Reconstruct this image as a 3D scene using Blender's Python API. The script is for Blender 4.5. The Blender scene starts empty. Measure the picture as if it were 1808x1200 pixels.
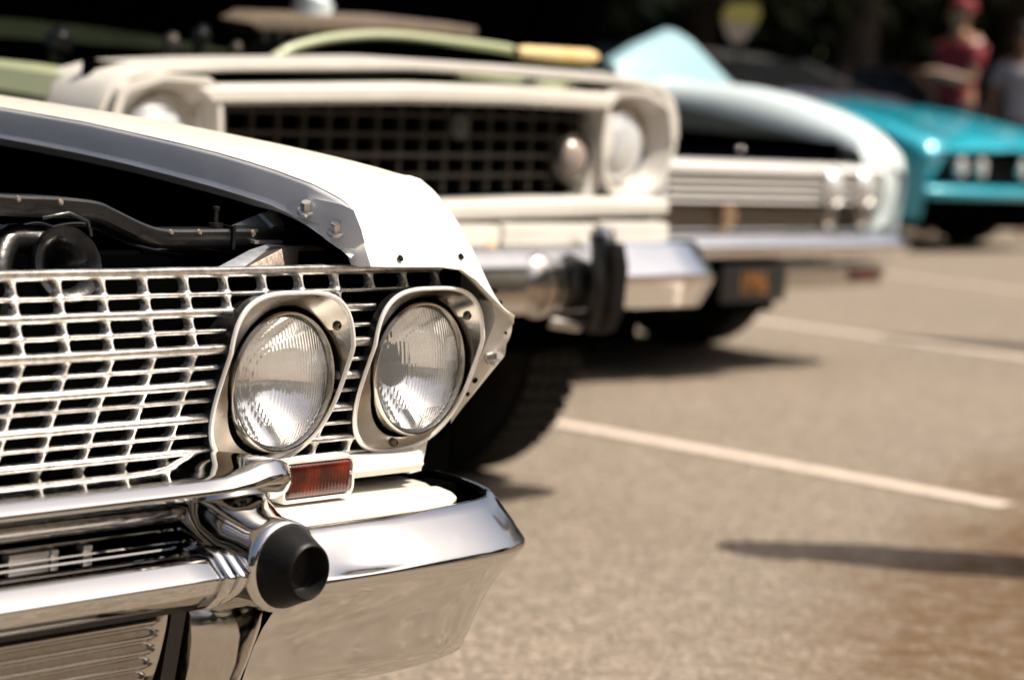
import bpy, bmesh, math, random
from mathutils import Vector, Matrix
random.seed(7)
rnd = random.Random(11)
scene = bpy.context.scene
C = scene.collection

# ------------------------------------------------------------------ camera
# world: X along the row of cars (towards their left), Y towards the back of the stalls, Z up
AX = Vector((0.633, -0.037, 0.773)); AY = Vector((-0.771, -0.122, 0.625)); AZ = Vector((0.071, -0.992, -0.106))
AX.normalize(); AY = (AY - AX*AX.dot(AY)).normalized(); AZ = AX.cross(AY)
EYE = Vector((0, 0, 1.0)); FPX = 4270.0
cam_d = bpy.data.cameras.new('camera'); cam = bpy.data.objects.new('camera', cam_d); C.objects.link(cam)
right = Vector((AX.x, AY.x, AZ.x)); up = -Vector((AX.y, AY.y, AZ.y)); back = -Vector((AX.z, AY.z, AZ.z))
m = Matrix((right, up, back)).transposed().to_4x4(); m.translation = EYE
cam.matrix_world = m
cam_d.sensor_width = 36; cam_d.lens = FPX/1808*36
cam_d.clip_start = .05; cam_d.clip_end = 2000
cam_d.dof.use_dof = True; cam_d.dof.focus_distance = 2.60; cam_d.dof.aperture_fstop = 4.0
scene.camera = cam
scene.render.resolution_x = 1024; scene.render.resolution_y = 679

# ------------------------------------------------------------------ light
SUN_DIR = Vector((0.36, -0.41, 0.84)).normalized()       # towards the sun
world = bpy.data.worlds.new('World'); scene.world = world; world.use_nodes = True
wn = world.node_tree.nodes; bg = wn['Background']
sky = wn.new('ShaderNodeTexSky'); sky.sky_type = 'NISHITA'; sky.sun_disc = False
sky.sun_elevation = math.asin(SUN_DIR.z); sky.sun_rotation = math.atan2(SUN_DIR.x, SUN_DIR.y)
sky.air_density = 1.0; sky.dust_density = 9.0; sky.ozone_density = 1.0
world.node_tree.links.new(sky.outputs[0], bg.inputs[0]); bg.inputs[1].default_value = 0.078
sd = bpy.data.lights.new('sun', 'SUN'); sd.energy = 5.0; sd.angle = math.radians(.53); sd.color = (1, .92, .80)
so = bpy.data.objects.new('sun', sd); C.objects.link(so); so.rotation_euler = SUN_DIR.to_track_quat('Z', 'Y').to_euler()
so.location = SUN_DIR*30
vs = scene.view_settings; vs.view_transform = 'Standard'; vs.look = 'None'; vs.gamma = 1.0; vs.exposure = 0.70
vs.use_curve_mapping = False

# ------------------------------------------------------------------ measuring: a sight line met with a plane at a known depth
def ray(px, py):
    d = Vector((px-904, py-600, FPX)); return Vector((AX.dot(d), AY.dot(d), AZ.dot(d)))
def Py(px, py, y): d = ray(px, py); return EYE + d*((y-EYE.y)/d.y)
def Px(px, py, x): d = ray(px, py); return EYE + d*((x-EYE.x)/d.x)

# ------------------------------------------------------------------ materials
MATS = {}
def mat(name, col, rough=.5, metal=0., noise=None, bump=None, coat=0., spec=.5, rvar=None, trans=0., ior=1.45, emit=None):
    """noise=(scale, amount, colour2)   bump=(scale, strength)   rvar=(scale, amount)"""
    if name in MATS: return MATS[name]
    mt = bpy.data.materials.new(name); mt.use_nodes = True; MATS[name] = mt
    nt = mt.node_tree; N = nt.nodes; L = nt.links; b = N['Principled BSDF']
    b.inputs['Base Color'].default_value = (*col, 1); b.inputs['Roughness'].default_value = rough
    b.inputs['Metallic'].default_value = metal; b.inputs['Coat Weight'].default_value = coat
    b.inputs['Coat Roughness'].default_value = .04
    b.inputs['Specular IOR Level'].default_value = spec; b.inputs['Transmission Weight'].default_value = trans; b.inputs['IOR'].default_value = ior
    tc = N.new('ShaderNodeTexCoord')
    if noise:
        t = N.new('ShaderNodeTexNoise'); t.inputs['Scale'].default_value = noise[0]; t.inputs['Detail'].default_value = 6
        L.new(tc.outputs['Object'], t.inputs['Vector'])
        r = N.new('ShaderNodeValToRGB'); r.color_ramp.elements[0].position = .5-.5*noise[1]*0-.14; r.color_ramp.elements[1].position = .68
        mx = N.new('ShaderNodeMix'); mx.data_type = 'RGBA'
        mx.inputs[6].default_value = (*col, 1); mx.inputs[7].default_value = (*noise[2], 1)
        ml = N.new('ShaderNodeMath'); ml.operation = 'MULTIPLY'; ml.inputs[1].default_value = noise[1]
        L.new(t.outputs['Fac'], r.inputs[0]); L.new(r.outputs[0], ml.inputs[0]); L.new(ml.outputs[0], mx.inputs[0]); L.new(mx.outputs[2], b.inputs['Base Color'])
    if rvar:
        t = N.new('ShaderNodeTexNoise'); t.inputs['Scale'].default_value = rvar[0]; t.inputs['Detail'].default_value = 5
        L.new(tc.outputs['Object'], t.inputs['Vector'])
        r = N.new('ShaderNodeMapRange'); r.inputs[1].default_value = .35; r.inputs[2].default_value = .7
        r.inputs[3].default_value = rough; r.inputs[4].default_value = rough+rvar[1]
        L.new(t.outputs['Fac'], r.inputs[0]); L.new(r.outputs[0], b.inputs['Roughness'])
    if bump:
        t = N.new('ShaderNodeTexNoise'); t.inputs['Scale'].default_value = bump[0]; t.inputs['Detail'].default_value = 4
        L.new(tc.outputs['Object'], t.inputs['Vector'])
        bp = N.new('ShaderNodeBump'); bp.inputs['Strength'].default_value = bump[1]; bp.inputs['Distance'].default_value = .002
        L.new(t.outputs['Fac'], bp.inputs['Height']); L.new(bp.outputs[0], b.inputs['Normal'])
    if emit: b.inputs['Emission Color'].default_value = (*col, 1); b.inputs['Emission Strength'].default_value = emit
    return mt
WHITE = mat('white_paint', (.70, .665, .60), .30, noise=(9, .25, (.66, .62, .55)), coat=.35)
WHITE_OLD = mat('worn_white_paint', (.64, .61, .56), .42, noise=(40, .5, (.45, .42, .37)), bump=(120, .12))
WHITE_SHADE = mat('shade_side_white_paint', (.80, .81, .82), .40, noise=(14, .45, (.66, .67, .69)), coat=.2, bump=(30, .1))  # the car's white, cooler and lighter in colour for its shaded inner faces
CHROME = mat('chrome', (.66, .655, .645), .03, 1., rvar=(55, .05))
CHROME_S = mat('soft_chrome', (.68, .67, .655), .075, 1., rvar=(26, .09))
CHROME_B = mat('bright_chrome', (.92, .915, .905), .09, 1., rvar=(20, .08))
CHROME_W = mat('worn_chrome', (.58, .56, .53), .10, 1., rvar=(80, .14), noise=(70, .35, (.50, .46, .42)), bump=(14, .03))
ALU = mat('anodised_aluminium', (.80, .795, .78), .25, .95, rvar=(60, .18), noise=(110, .75, (.46, .42, .36)), bump=(90, .10))
ALU_W = mat('polished_aluminium_rim', (.86, .845, .82), .26, .40, noise=(120, .3, (.75, .71, .66)))
PLATE = mat('bezel_plate', (.43, .40, .365), .16, 1., rvar=(40, .12), noise=(45, .4, (.34, .31, .28)), bump=(70, .06))
BLACK = mat('black_paint', (.006, .006, .0065), .28, noise=(60, .4, (.014, .013, .012)), bump=(180, .2), coat=.2)
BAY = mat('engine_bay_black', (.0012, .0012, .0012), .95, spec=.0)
RUBBER = mat('black_rubber', (.0045, .0045, .0045), .42, noise=(50, .5, (.010, .0095, .009)), bump=(220, .15), spec=.16)
TYRE = mat('tyre_rubber', (.010, .010, .010), .8, noise=(30, .5, (.025, .023, .02)), bump=(90, .4), spec=.25)
STEEL = mat('dark_steel', (.16, .14, .125), .42, .85, noise=(70, .7, (.26, .20, .15)), bump=(160, .3))
STEEL_G = mat('grey_steel', (.34, .36, .39), .45, .6, noise=(90, .6, (.20, .19, .18)), bump=(160, .25))
BOLT = mat('zinc_bolt', (.72, .70, .67), .3, .8, noise=(200, .4, (.5, .46, .4)))
HOLE = mat('hole_black', (.004, .004, .004), .9, spec=.05)
MIRROR = mat('lamp_reflector', (.96, .96, .96), .05, 1.)
CREAM = mat('cream_paint', (.55, .53, .49), .32, noise=(12, .4, (.45, .43, .385)), coat=.25)
GREEN_SHADE = mat('shaded_green_paint', (.075, .10, .05), .35, noise=(7, .5, (.055, .075, .038)), coat=.3)  # truck green with the shade of the fender side put into the colour
PALEGREEN_SUN = mat('pale_sunlit_green_paint', (.33, .36, .22), .4, noise=(9, .4, (.26, .29, .17)), coat=.3)  # same green with sunlight on the fender tops put in; also the pale arch
BLUE_W = mat('pale_blue_paint', (.66, .75, .77), .20, .1, noise=(5, .35, (.62, .73, .76)), coat=.6)
TEAL = mat('teal_paint', (.018, .34, .45), .26, .12, noise=(5, .3, (.010, .28, .38)), coat=.9)
BROWN = mat('brown_paint', (.30, .16, .10), .3, noise=(6, .4, (.24, .12, .075)), coat=.5)
GLASSD = mat('dark_window_glass', (.008, .009, .010), .08, spec=.3)
LAMPW = mat('far_lamp_lens', (.72, .74, .75), .15, .35, noise=(30, .4, (.5, .52, .55)), coat=.8)
YELLOW = mat('yellow_plastic', (.5, .35, .08), .45, noise=(20, .4, (.55, .38, .10)))
TAN = mat('tan_plastic', (.13, .10, .072), .5, noise=(20, .5, (.09, .07, .05)))
SKIN = mat('skin', (.20, .10, .06), .5, noise=(30, .3, (.17, .085, .05)))
BARK = mat('bark', (.085, .065, .05), .9, noise=(6, .8, (.05, .04, .03)), bump=(9, .8))
HAIR = mat('dark_hair', (.02, .014, .01), .6, bump=(90, .5))

def leaf_material():
    mt = bpy.data.materials.new('foliage'); mt.use_nodes = True; N = mt.node_tree.nodes; L = mt.node_tree.links; b = N['Principled BSDF']
    g = N.new('ShaderNodeNewGeometry'); r = N.new('ShaderNodeValToRGB')
    r.color_ramp.elements[0].color = (.018, .030, .010, 1); r.color_ramp.elements[1].color = (.055, .075, .024, 1)
    L.new(g.outputs['Random Per Island'], r.inputs[0]); L.new(r.outputs[0], b.inputs['Base Color'])
    b.inputs['Roughness'].default_value = .6
    return mt
LEAF = leaf_material()

def asphalt_material():
    mt = bpy.data.materials.new('sun_bleached_asphalt'); mt.use_nodes = True; N = mt.node_tree.nodes; L = mt.node_tree.links; b = N['Principled BSDF']
    tc = N.new('ShaderNodeTexCoord')
    def noise(scale, det=5, rough=.6):
        t = N.new('ShaderNodeTexNoise'); t.inputs['Scale'].default_value = scale; t.inputs['Detail'].default_value = det; t.inputs['Roughness'].default_value = rough
        L.new(tc.outputs['Object'], t.inputs['Vector']); return t
    def mixc(a, bcol, fac):
        x = N.new('ShaderNodeMix'); x.data_type = 'RGBA'
        for s, v in ((x.inputs[6], a), (x.inputs[7], bcol)):
            if isinstance(v, tuple): s.default_value = (*v, 1)
            else: L.new(v, s)
        L.new(fac, x.inputs[0]); return x.outputs[2]
    def ramp(src, p0, p1):
        r = N.new('ShaderNodeMapRange'); r.inputs[1].default_value = p0; r.inputs[2].default_value = p1; L.new(src, r.inputs[0]); return r.outputs[0]
    big = noise(.55, 4); mid = noise(3.2, 5)
    c = mixc((.166, .134, .102), (.143, .116, .088), ramp(big.outputs['Fac'], .4, .65))
    c = mixc(c, (.185, .150, .115), ramp(mid.outputs['Fac'], .5, .75))
    grit = noise(30, 6, .75); c = mixc(c, (.085, .068, .050), ramp(grit.outputs['Fac'], .48, .76)); grit2 = noise(17, 5, .7); c = mixc(c, (.27, .22, .18), ramp(grit2.outputs['Fac'], .50, .80))
    v = N.new('ShaderNodeTexVoronoi'); v.inputs['Scale'].default_value = 130; L.new(tc.outputs['Object'], v.inputs['Vector'])
    sp = N.new('ShaderNodeSeparateColor'); L.new(v.outputs['Color'], sp.inputs[0])
    c = mixc(c, (.080, .065, .050), ramp(sp.outputs[0], .70, .95))
    c = mixc(c, (.34, .285, .23), ramp(sp.outputs[1], .80, 1.0))
    # rust-brown oil and soil stain that the lot has between the aisle and the stalls
    g = N.new('ShaderNodeVectorMath'); g.operation = 'DOT_PRODUCT'; g.inputs[1].default_value = (.323, -.947, 0); L.new(tc.outputs['Object'], g.inputs[0])
    n2 = noise(1.6, 6, .7); ad = N.new('ShaderNodeMath'); ad.operation = 'MULTIPLY_ADD'; ad.inputs[1].default_value = .9
    L.new(n2.outputs['Fac'], ad.inputs[0]); L.new(g.outputs['Value'], ad.inputs[2])
    st = N.new('ShaderNodeMapRange'); st.inputs[1].default_value = -.72; st.inputs[2].default_value = -.38; L.new(ad.outputs[0], st.inputs[0])
    sx = N.new('ShaderNodeSeparateXYZ'); L.new(tc.outputs['Object'], sx.inputs[0]); lim = N.new('ShaderNodeMapRange'); lim.inputs[1].default_value = 3.1; lim.inputs[2].default_value = 3.9; L.new(sx.outputs['X'], lim.inputs[0])
    stl = N.new('ShaderNodeMath'); stl.operation = 'MULTIPLY'; L.new(st.outputs[0], stl.inputs[0]); L.new(lim.outputs[0], stl.inputs[1])
    n3 = noise(14, 5, .7); mu = N.new('ShaderNodeMath'); mu.operation = 'MULTIPLY'; L.new(stl.outputs[0], mu.inputs[0]); L.new(ramp(n3.outputs['Fac'], .25, .58), mu.inputs[1])
    c = mixc(c, (.078, .042, .015), mu.outputs[0])
    L.new(c, b.inputs['Base Color']); b.inputs['Roughness'].default_value = .88; b.inputs['Specular IOR Level'].default_value = .25
    bp = N.new('ShaderNodeBump'); bp.inputs['Strength'].default_value = .6; bp.inputs['Distance'].default_value = .004
    L.new(v.outputs['Distance'], bp.inputs['Height']); L.new(bp.outputs[0], b.inputs['Normal'])
    return mt
def line_material():
    mt = bpy.data.materials.new('worn_line_paint'); mt.use_nodes = True; N = mt.node_tree.nodes; L = mt.node_tree.links; b = N['Principled BSDF']
    tc = N.new('ShaderNodeTexCoord'); t = N.new('ShaderNodeTexNoise'); t.inputs['Scale'].default_value = 24; t.inputs['Detail'].default_value = 8; t.inputs['Roughness'].default_value = .75
    L.new(tc.outputs['Object'], t.inputs['Vector'])
    r = N.new('ShaderNodeValToRGB'); r.color_ramp.elements[0].position = .34; r.color_ramp.elements[1].position = .47
    r.color_ramp.elements[0].color = (.21, .172, .135, 1); r.color_ramp.elements[1].color = (.46, .385, .32, 1)
    L.new(t.outputs['Fac'], r.inputs[0]); L.new(r.outputs[0], b.inputs['Base Color']); b.inputs['Roughness'].default_value = .8
    return mt

def lens_material():
    """clear pressed glass; vertical flutes and prescription blocks as relief on the outer face"""
    mt = bpy.data.materials.new('fluted_lamp_glass'); mt.use_nodes = True; N = mt.node_tree.nodes; L = mt.node_tree.links
    b = N['Principled BSDF']; b.inputs['Base Color'].default_value = (.98, .985, .98, 1); b.inputs['Roughness'].default_value = .04
    b.inputs['Transmission Weight'].default_value = .94; b.inputs['IOR'].default_value = 1.47
    tc = N.new('ShaderNodeTexCoord'); s = N.new('ShaderNodeSeparateXYZ'); L.new(tc.outputs['Object'], s.inputs[0])
    def M(op, a, bb=None, cc=None):
        n = N.new('ShaderNodeMath'); n.operation = op
        for i, v in enumerate((a, bb, cc)):
            if v is None: continue
            if isinstance(v, (int, float)): n.inputs[i].default_value = v
            else: L.new(v, n.inputs[i])
        return n.outputs[0]
    x, z = s.outputs['X'], s.outputs['Z']
    flute = M('ABSOLUTE', M('SINE', M('MULTIPLY', x, math.pi/.0050)))
    fine = M('ABSOLUTE', M('SINE', M('MULTIPLY', x, math.pi/.0026)))
    # block index decides which flute shows
    bx = M('FLOOR', M('DIVIDE', M('ADD', x, .2), .034)); bz = M('FLOOR', M('DIVIDE', M('ADD', z, .2), .026))
    wn_ = N.new('ShaderNodeTexWhiteNoise'); cb = N.new('ShaderNodeCombineXYZ'); L.new(bx, cb.inputs[0]); L.new(bz, cb.inputs[1]); L.new(cb.outputs[0], wn_.inputs['Vector'])
    sel = M('GREATER_THAN', wn_.outputs['Value'], .62)
    h = M('ADD', M('MULTIPLY', fine, M('MULTIPLY', sel, .45)), M('MULTIPLY', flute, M('SUBTRACT', 1.0, sel)))
    tilt = M('MULTIPLY', M('MULTIPLY', M('SUBTRACT', wn_.outputs['Value'], .5), z), 50.0)
    nz = N.new('ShaderNodeTexNoise'); nz.inputs['Scale'].default_value = 40; L.new(tc.outputs['Object'], nz.inputs['Vector'])
    h = M('ADD', M('ADD', h, tilt), M('MULTIPLY', nz.outputs['Fac'], .6))
    bp = N.new('ShaderNodeBump'); bp.inputs['Strength'].default_value = .32; bp.inputs['Distance'].default_value = .0007
    L.new(h, bp.inputs['Height']); L.new(bp.outputs[0], b.inputs['Normal'])
    return mt
LENS = lens_material()
def amber_material():
    mt = bpy.data.materials.new('amber_lens'); mt.use_nodes = True; N = mt.node_tree.nodes; L = mt.node_tree.links
    b = N['Principled BSDF']; b.inputs['Roughness'].default_value = .12; b.inputs['Coat Weight'].default_value = .6
    tc = N.new('ShaderNodeTexCoord'); t = N.new('ShaderNodeTexNoise'); t.inputs['Scale'].default_value = 26; L.new(tc.outputs['Object'], t.inputs['Vector'])
    r = N.new('ShaderNodeValToRGB'); r.color_ramp.elements[0].position = .40; r.color_ramp.elements[1].position = .66
    r.color_ramp.elements[0].color = (.022, .0016, .0005, 1); r.color_ramp.elements[1].color = (.11, .010, .0015, 1)
    L.new(t.outputs['Fac'], r.inputs[0]); L.new(r.outputs[0], b.inputs['Base Color'])
    w = N.new('ShaderNodeTexWave'); w.inputs['Scale'].default_value = 60; L.new(tc.outputs['Object'], w.inputs['Vector'])
    bp = N.new('ShaderNodeBump'); bp.inputs['Strength'].default_value = .25; bp.inputs['Distance'].default_value = .001
    L.new(w.outputs['Fac'], bp.inputs['Height']); L.new(bp.outputs[0], b.inputs['Normal'])
    return mt
AMBER = amber_material()

# ------------------------------------------------------------------ mesh helpers (all coordinates are world metres)
OFF = {}
MIRROR_X = None
def thing(name, label, cat, base, group=None):
    o = bpy.data.objects.new(name, None); C.objects.link(o); o.location = base; o.empty_display_size = .2
    o['label'] = label; o['category'] = cat
    if group: o['group'] = group
    OFF[o.name] = Vector(base); return o
def mk(name, verts, faces, mt, parent=None, smooth=40, bev=0, origin=None, label=None, uvoff=None):
    vs_ = [Vector(v) for v in verts]
    if MIRROR_X is not None:
        vs_ = [Vector((2*MIRROR_X-v.x, v.y, v.z)) for v in vs_]; faces = [tuple(reversed(f)) for f in faces]
        if origin is not None: origin = Vector((2*MIRROR_X-origin[0], origin[1], origin[2]))
    base = OFF[parent.name] if parent else Vector((0, 0, 0))
    o_ = Vector(origin) if origin is not None else (base if parent else Vector((0, 0, 0)))
    me = bpy.data.meshes.new(name); me.from_pydata([v-o_ for v in vs_], [], faces)
    bm = bmesh.new(); bm.from_mesh(me)
    bmesh.ops.recalc_face_normals(bm, faces=bm.faces) if smooth != 'keep' else None
    if bev:
        ed = [e for e in bm.edges if len(e.link_faces) == 2 and e.calc_face_angle(0) > .5]
        bmesh.ops.bevel(bm, geom=ed, offset=bev, segments=2, affect='EDGES', profile=.6)
    bm.to_mesh(me); bm.free()
    me.materials.append(mt)
    if smooth:
        me.shade_smooth(); me.set_sharp_from_angle(angle=math.radians(smooth if smooth != 'keep' else 40))
    o = bpy.data.objects.new(name, me); C.objects.link(o)
    if parent: o.parent = parent
    o.location = o_ - base if parent else o_
    OFF[o.name] = o_
    if label: o['label'] = label
    return o
def grid(rows, close_u=False, close_v=False):
    n, k = len(rows), len(rows[0]); V = [p for r in rows for p in r]; F = []
    for i in range(n if close_v else n-1):
        for j in range(k if close_u else k-1):
            a, b_, c, d = i*k+j, i*k+(j+1) % k, ((i+1) % n)*k+(j+1) % k, ((i+1) % n)*k+j
            F.append((a, b_, c, d))
    return V, F
def capped(rows):
    V, F = grid(rows, close_u=True); k = len(rows[0]); n = len(rows)
    F.append(tuple(range(k))); F.append(tuple(range((n-1)*k, n*k))); return V, F
def box(x0, x1, y0, y1, z0, z1):
    V = [(x, y, z) for x in (x0, x1) for y in (y0, y1) for z in (z0, z1)]
    F = [(0, 1, 3, 2), (4, 6, 7, 5), (0, 4, 5, 1), (2, 3, 7, 6), (0, 2, 6, 4), (1, 5, 7, 3)]; return V, F
def join(*parts):
    V, F = [], []
    for v, f in parts:
        o = len(V); V += list(v); F += [tuple(i+o for i in q) for q in f]
    return V, F
def plate(pts, depth):
    """prism from a 3-D outline, pushed by a depth vector"""
    n = len(pts); d = Vector(depth); V = [Vector(p) for p in pts]+[Vector(p)+d for p in pts]
    F = [tuple(range(n)), tuple(range(2*n-1, n-1, -1))]+[(i, (i+1) % n, n+(i+1) % n, n+i) for i in range(n)]; return V, F
def frame_for(d):
    d = Vector(d).normalized(); u = d.orthogonal().normalized(); return u, d.cross(u)
def lathe(center, axis, prof, seg=48, capend=False):
    """prof: (distance along axis, radius)"""
    c = Vector(center); a = Vector(axis).normalized()
    u = Vector((0, 0, 1)) if abs(a.z) < .9 else Vector((1, 0, 0)); u = (u-a*u.dot(a)).normalized(); w = a.cross(u)
    rows = [[c+a*t+(u*math.cos(2*math.pi*i/seg)+w*math.sin(2*math.pi*i/seg))*r for i in range(seg)] for t, r in prof]
    V, F = grid(rows, close_u=True)
    if capend: F.append(tuple(range(seg))); F.append(tuple(range(len(V)-seg, len(V))))
    return V, F
def tube(path, r, seg=10, caps=True):
    P = [Vector(p) for p in path]; rows = []; n = len(P)
    rr = r if isinstance(r, (list, tuple)) else [r]*n
    t0 = (P[1]-P[0]).normalized(); u = t0.orthogonal().normalized()
    for i, p in enumerate(P):
        t = (P[min(i+1, n-1)]-P[max(i-1, 0)]).normalized(); u = (u-t*u.dot(t)).normalized(); w = t.cross(u)
        rows.append([p+(u*math.cos(2*math.pi*k/seg)+w*math.sin(2*math.pi*k/seg))*rr[i] for k in range(seg)])
    V, F = grid(rows, close_u=True)
    if caps: F += [tuple(range(seg)), tuple(range(len(V)-seg, len(V)))]
    return V, F
def beam(path, prof):
    """sweep a closed (y, z) profile along points (x, y, z)"""
    return capped([[Vector((p[0], p[1]+a, p[2]+b_)) for a, b_ in prof] for p in path])
def resample(pts, n):
    P = [Vector(p) for p in pts]; d = [0]
    for a, b_ in zip(P, P[1:]): d.append(d[-1]+(b_-a).length)
    out = []
    for i in range(n):
        s = d[-1]*i/(n-1); k = 0
        while k < len(d)-2 and d[k+1] < s: k += 1
        t = (s-d[k])/max(1e-9, d[k+1]-d[k]); out.append(P[k].lerp(P[k+1], t))
    return out
def smoothp(pts, n):
    """Catmull-Rom resampling"""
    P = [Vector(p) for p in pts]; out = []; m_ = len(P)-1
    for i in range(n):
        s = i*m_/(n-1); k = min(int(s), m_-1); t = s-k
        p0, p1, p2, p3 = P[max(k-1, 0)], P[k], P[k+1], P[min(k+2, m_)]
        out.append(.5*((2*p1)+(p2-p0)*t+(2*p0-5*p1+4*p2-p3)*t*t+(3*p1-p0-3*p2+p3)*t**3))
    return out
def hexbolt(c, axis, r, h):
    return join(lathe(c, axis, [(0, r*1.7), (h*.25, r*1.7), (h*.3, r*1.55)], 20, True), lathe(Vector(c)+Vector(axis).normalized()*h*.3, axis, [(0, r), (h*.8, r), (h, r*.8)], 6, True))
def interp(x, tab):
    tab = sorted(tab)
    if x <= tab[0][0]: return tab[0][1]
    for (a, va), (b_, vb) in zip(tab, tab[1:]):
        if x <= b_: return va+(vb-va)*(x-a)/(b_-a)
    return tab[-1][1]
def struct(o): o['kind'] = 'structure'; return o

# ================================================================== the setting
gv = [(-400, -400, 0), (400, -400, 0), (400, 400, 0), (-400, 400, 0)]
struct(mk('ground', gv, [(0, 1, 2, 3)], asphalt_material(), smooth=0))
LINE = line_material()
for x0, ya in ((5.645, 2.88), (9.23, 3.55), (12.82, 3.9)):
    pts = []
    for i in range(25):
        pts.append(ya+i*(9.5-ya)/24)
    L_ = [(x0-.052+rnd.uniform(-.004, .004), y, .004) for y in pts]; R_ = [(x0+.052+rnd.uniform(-.004, .004), y, .004) for y in pts]
    V, F = grid([L_, R_]); struct(mk('parking_line', V, F, LINE, smooth=0))

# ================================================================== white sedan in front
XC = 1.15
car = thing('classic_car', 'white classic sedan in front with twin round headlights, chrome bumper and hood open', 'car', (XC, 3.6, 0))
YP = 1.777                                         # grille peak plane
# --- grille: bars run the whole width, the profile comes forward at the fifth bar
BARS = [(.784, .022, .0115), (.762, .016, .0045), (.7435, .011, .0095), (.725, .0055, .0045), (.707, 0, .0105), (.688, .0057, .0042),
        (.6695, .011, .0095), (.652, .017, .0042), (.6325, .0227, .0092), (.614, .028, .0042), (.596, .034, .0085), (.577, .040, .004)]
def bar_prof(i):
    z, dy, h = BARS[i]; up_ = i < 5; hh = h*.46; d = .007
    # rounded face, leaning with the profile
    lean = -.28 if up_ else .30
    prof = []
    for k in range(9):
        a = -math.pi/2+math.pi*k/8
        zz = math.sin(a)*hh*(.80+.20*abs(math.sin(a))); yy = -math.cos(a)*min(hh*.75, .0032)
        prof.append((yy+lean*zz, zz))
    prof += [(d, hh), (d, -hh)]
    return prof
LX = [(1.8365, .6655), (2.0545, .6700)]
BA, BB, BZ = .0950, .0975, .6690                  # bezel half width, half height, centre height
def bezel_half(z):
    t = abs(z-BZ)/BB
    if t >= 1: return 0
    n = 3.3 if z > BZ else 2.55
    return BA*(1-t**n)**(1/n)
def in_bezel(x, z, m_=0.):
    return any(abs(x-(c-(.012 if c > XC else -.012))) < bezel_half(z)-m_ for c in (LX[0][0], LX[1][0], 2*XC-LX[0][0], 2*XC-LX[1][0]))
def bar_spans(z, x0, x1):
    hw = bezel_half(z)-(.030 if z > .755 else .004)
    cs = sorted([LX[0][0]-.012, LX[1][0]-.012, 2*XC-LX[0][0]+.012, 2*XC-LX[1][0]+.012]); out = []; a = x0
    if hw > 0:
        for c in cs:
            if c-hw > a+.004: out.append((a, c-hw))
            a = max(a, c+hw)
    if x1 > a+.004: out.append((a, x1))
    return out
for i, (z, dy, h) in enumerate(BARS):
    x1 = 2.105 if 0 < i < 9 else (2.085 if i == 0 else 2.03)
    for xa, xb in bar_spans(z, XC*2-x1, x1):
        n = max(2, int((xb-xa)/.03)); path = [(xa+(xb-xa)*q/n, YP+dy+rnd.uniform(-.0002, .0002), z+rnd.uniform(-.00022, .00022)) for q in range(n+1)]
        V, F = beam(path, bar_prof(i)); mk('grille_bar', V, F, ALU, car, 35)
def divider_mesh(i):
    (z0, d0, h0), (z1, d1, h1) = BARS[i], BARS[i+1]
    za, zb = z0-h0*.35, z1+h1*.35; rows = []
    for k in range(9):
        t = k/8; w = .0024+.0054*abs(2*t-1)**3.2; zz = za+(zb-za)*t; yy = d0+(d1-d0)*t
        rows.append([Vector((-w, yy+.0005, zz)), Vector((-w*.45, yy-.0018, zz)), Vector((w*.45, yy-.0018, zz)), Vector((w, yy+.0005, zz)), Vector((w*.9, yy+.010, zz)), Vector((-w*.9, yy+.010, zz))])
    return capped(rows)
DIV_X0 = 1.4690; DIVS = .0554
for i in range(11):
    V, F = divider_mesh(i); proto = None
    far = []
    for k in range(-19, 12):
        xx = DIV_X0+k*DIVS + (0.0115*min(i, 4)/4*0)
        if xx > 2.095 or xx < .22: continue
        if i > 8 and xx > 2.02: continue
        if in_bezel(xx, (BARS[i][0]+BARS[i+1][0])/2, -.004): continue
        if k < -3:
            far.append(([v+Vector((xx, YP, 0)) for v in V], F)); continue
        if proto is None:
            proto = mk('grille_divider', [v+Vector((xx, YP, 0)) for v in V], F, ALU, car, 40, origin=(xx, YP, 0))
        else:
            o = proto.copy(); C.objects.link(o); o.parent = car; o.location = Vector((xx, YP, 0))-OFF[car.name]
    V, F = join(*far); o = mk('grille_divider_row', V, F, ALU, car, 40); o['kind'] = 'stuff'
# dark radiator core, closing panel, and black sheets added to darken gaps round the lamps
V, F = join(box(.22, 2.08, 1.90, 1.94, .48, .775), box(.20, 2.14, 1.80, 1.90, .515, .530), box(1.90, 2.165, 1.835, 1.845, .54, .80), box(2.3-2.165, 2.3-1.90, 1.835, 1.845, .54, .80)); mk('radiator_core_blockers', V, F, BAY, car, 0)
# bottom frame of the grille, painted, visible right of the lamp
V, F = beam([(x, 1.805+.0*x, .562) for x in (.24, .8, 1.5, 2.0, 2.075)], [(-.006, .011), (.03, .013), (.03, -.010), (-.004, -.012), (-.010, -.004)])
mk('grille_lower_frame', V, F, WHITE_OLD, car, 30)
V, F = plate([Vector((2.075, 1.815, .575)), Vector((2.105, 1.82, .60)), Vector((2.115, 1.825, .585)), Vector((2.10, 1.82, .545)), Vector((2.07, 1.812, .545))], (0, .012, 0)); mk('corner_bracket', V, F, WHITE_OLD, car, 30)

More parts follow.
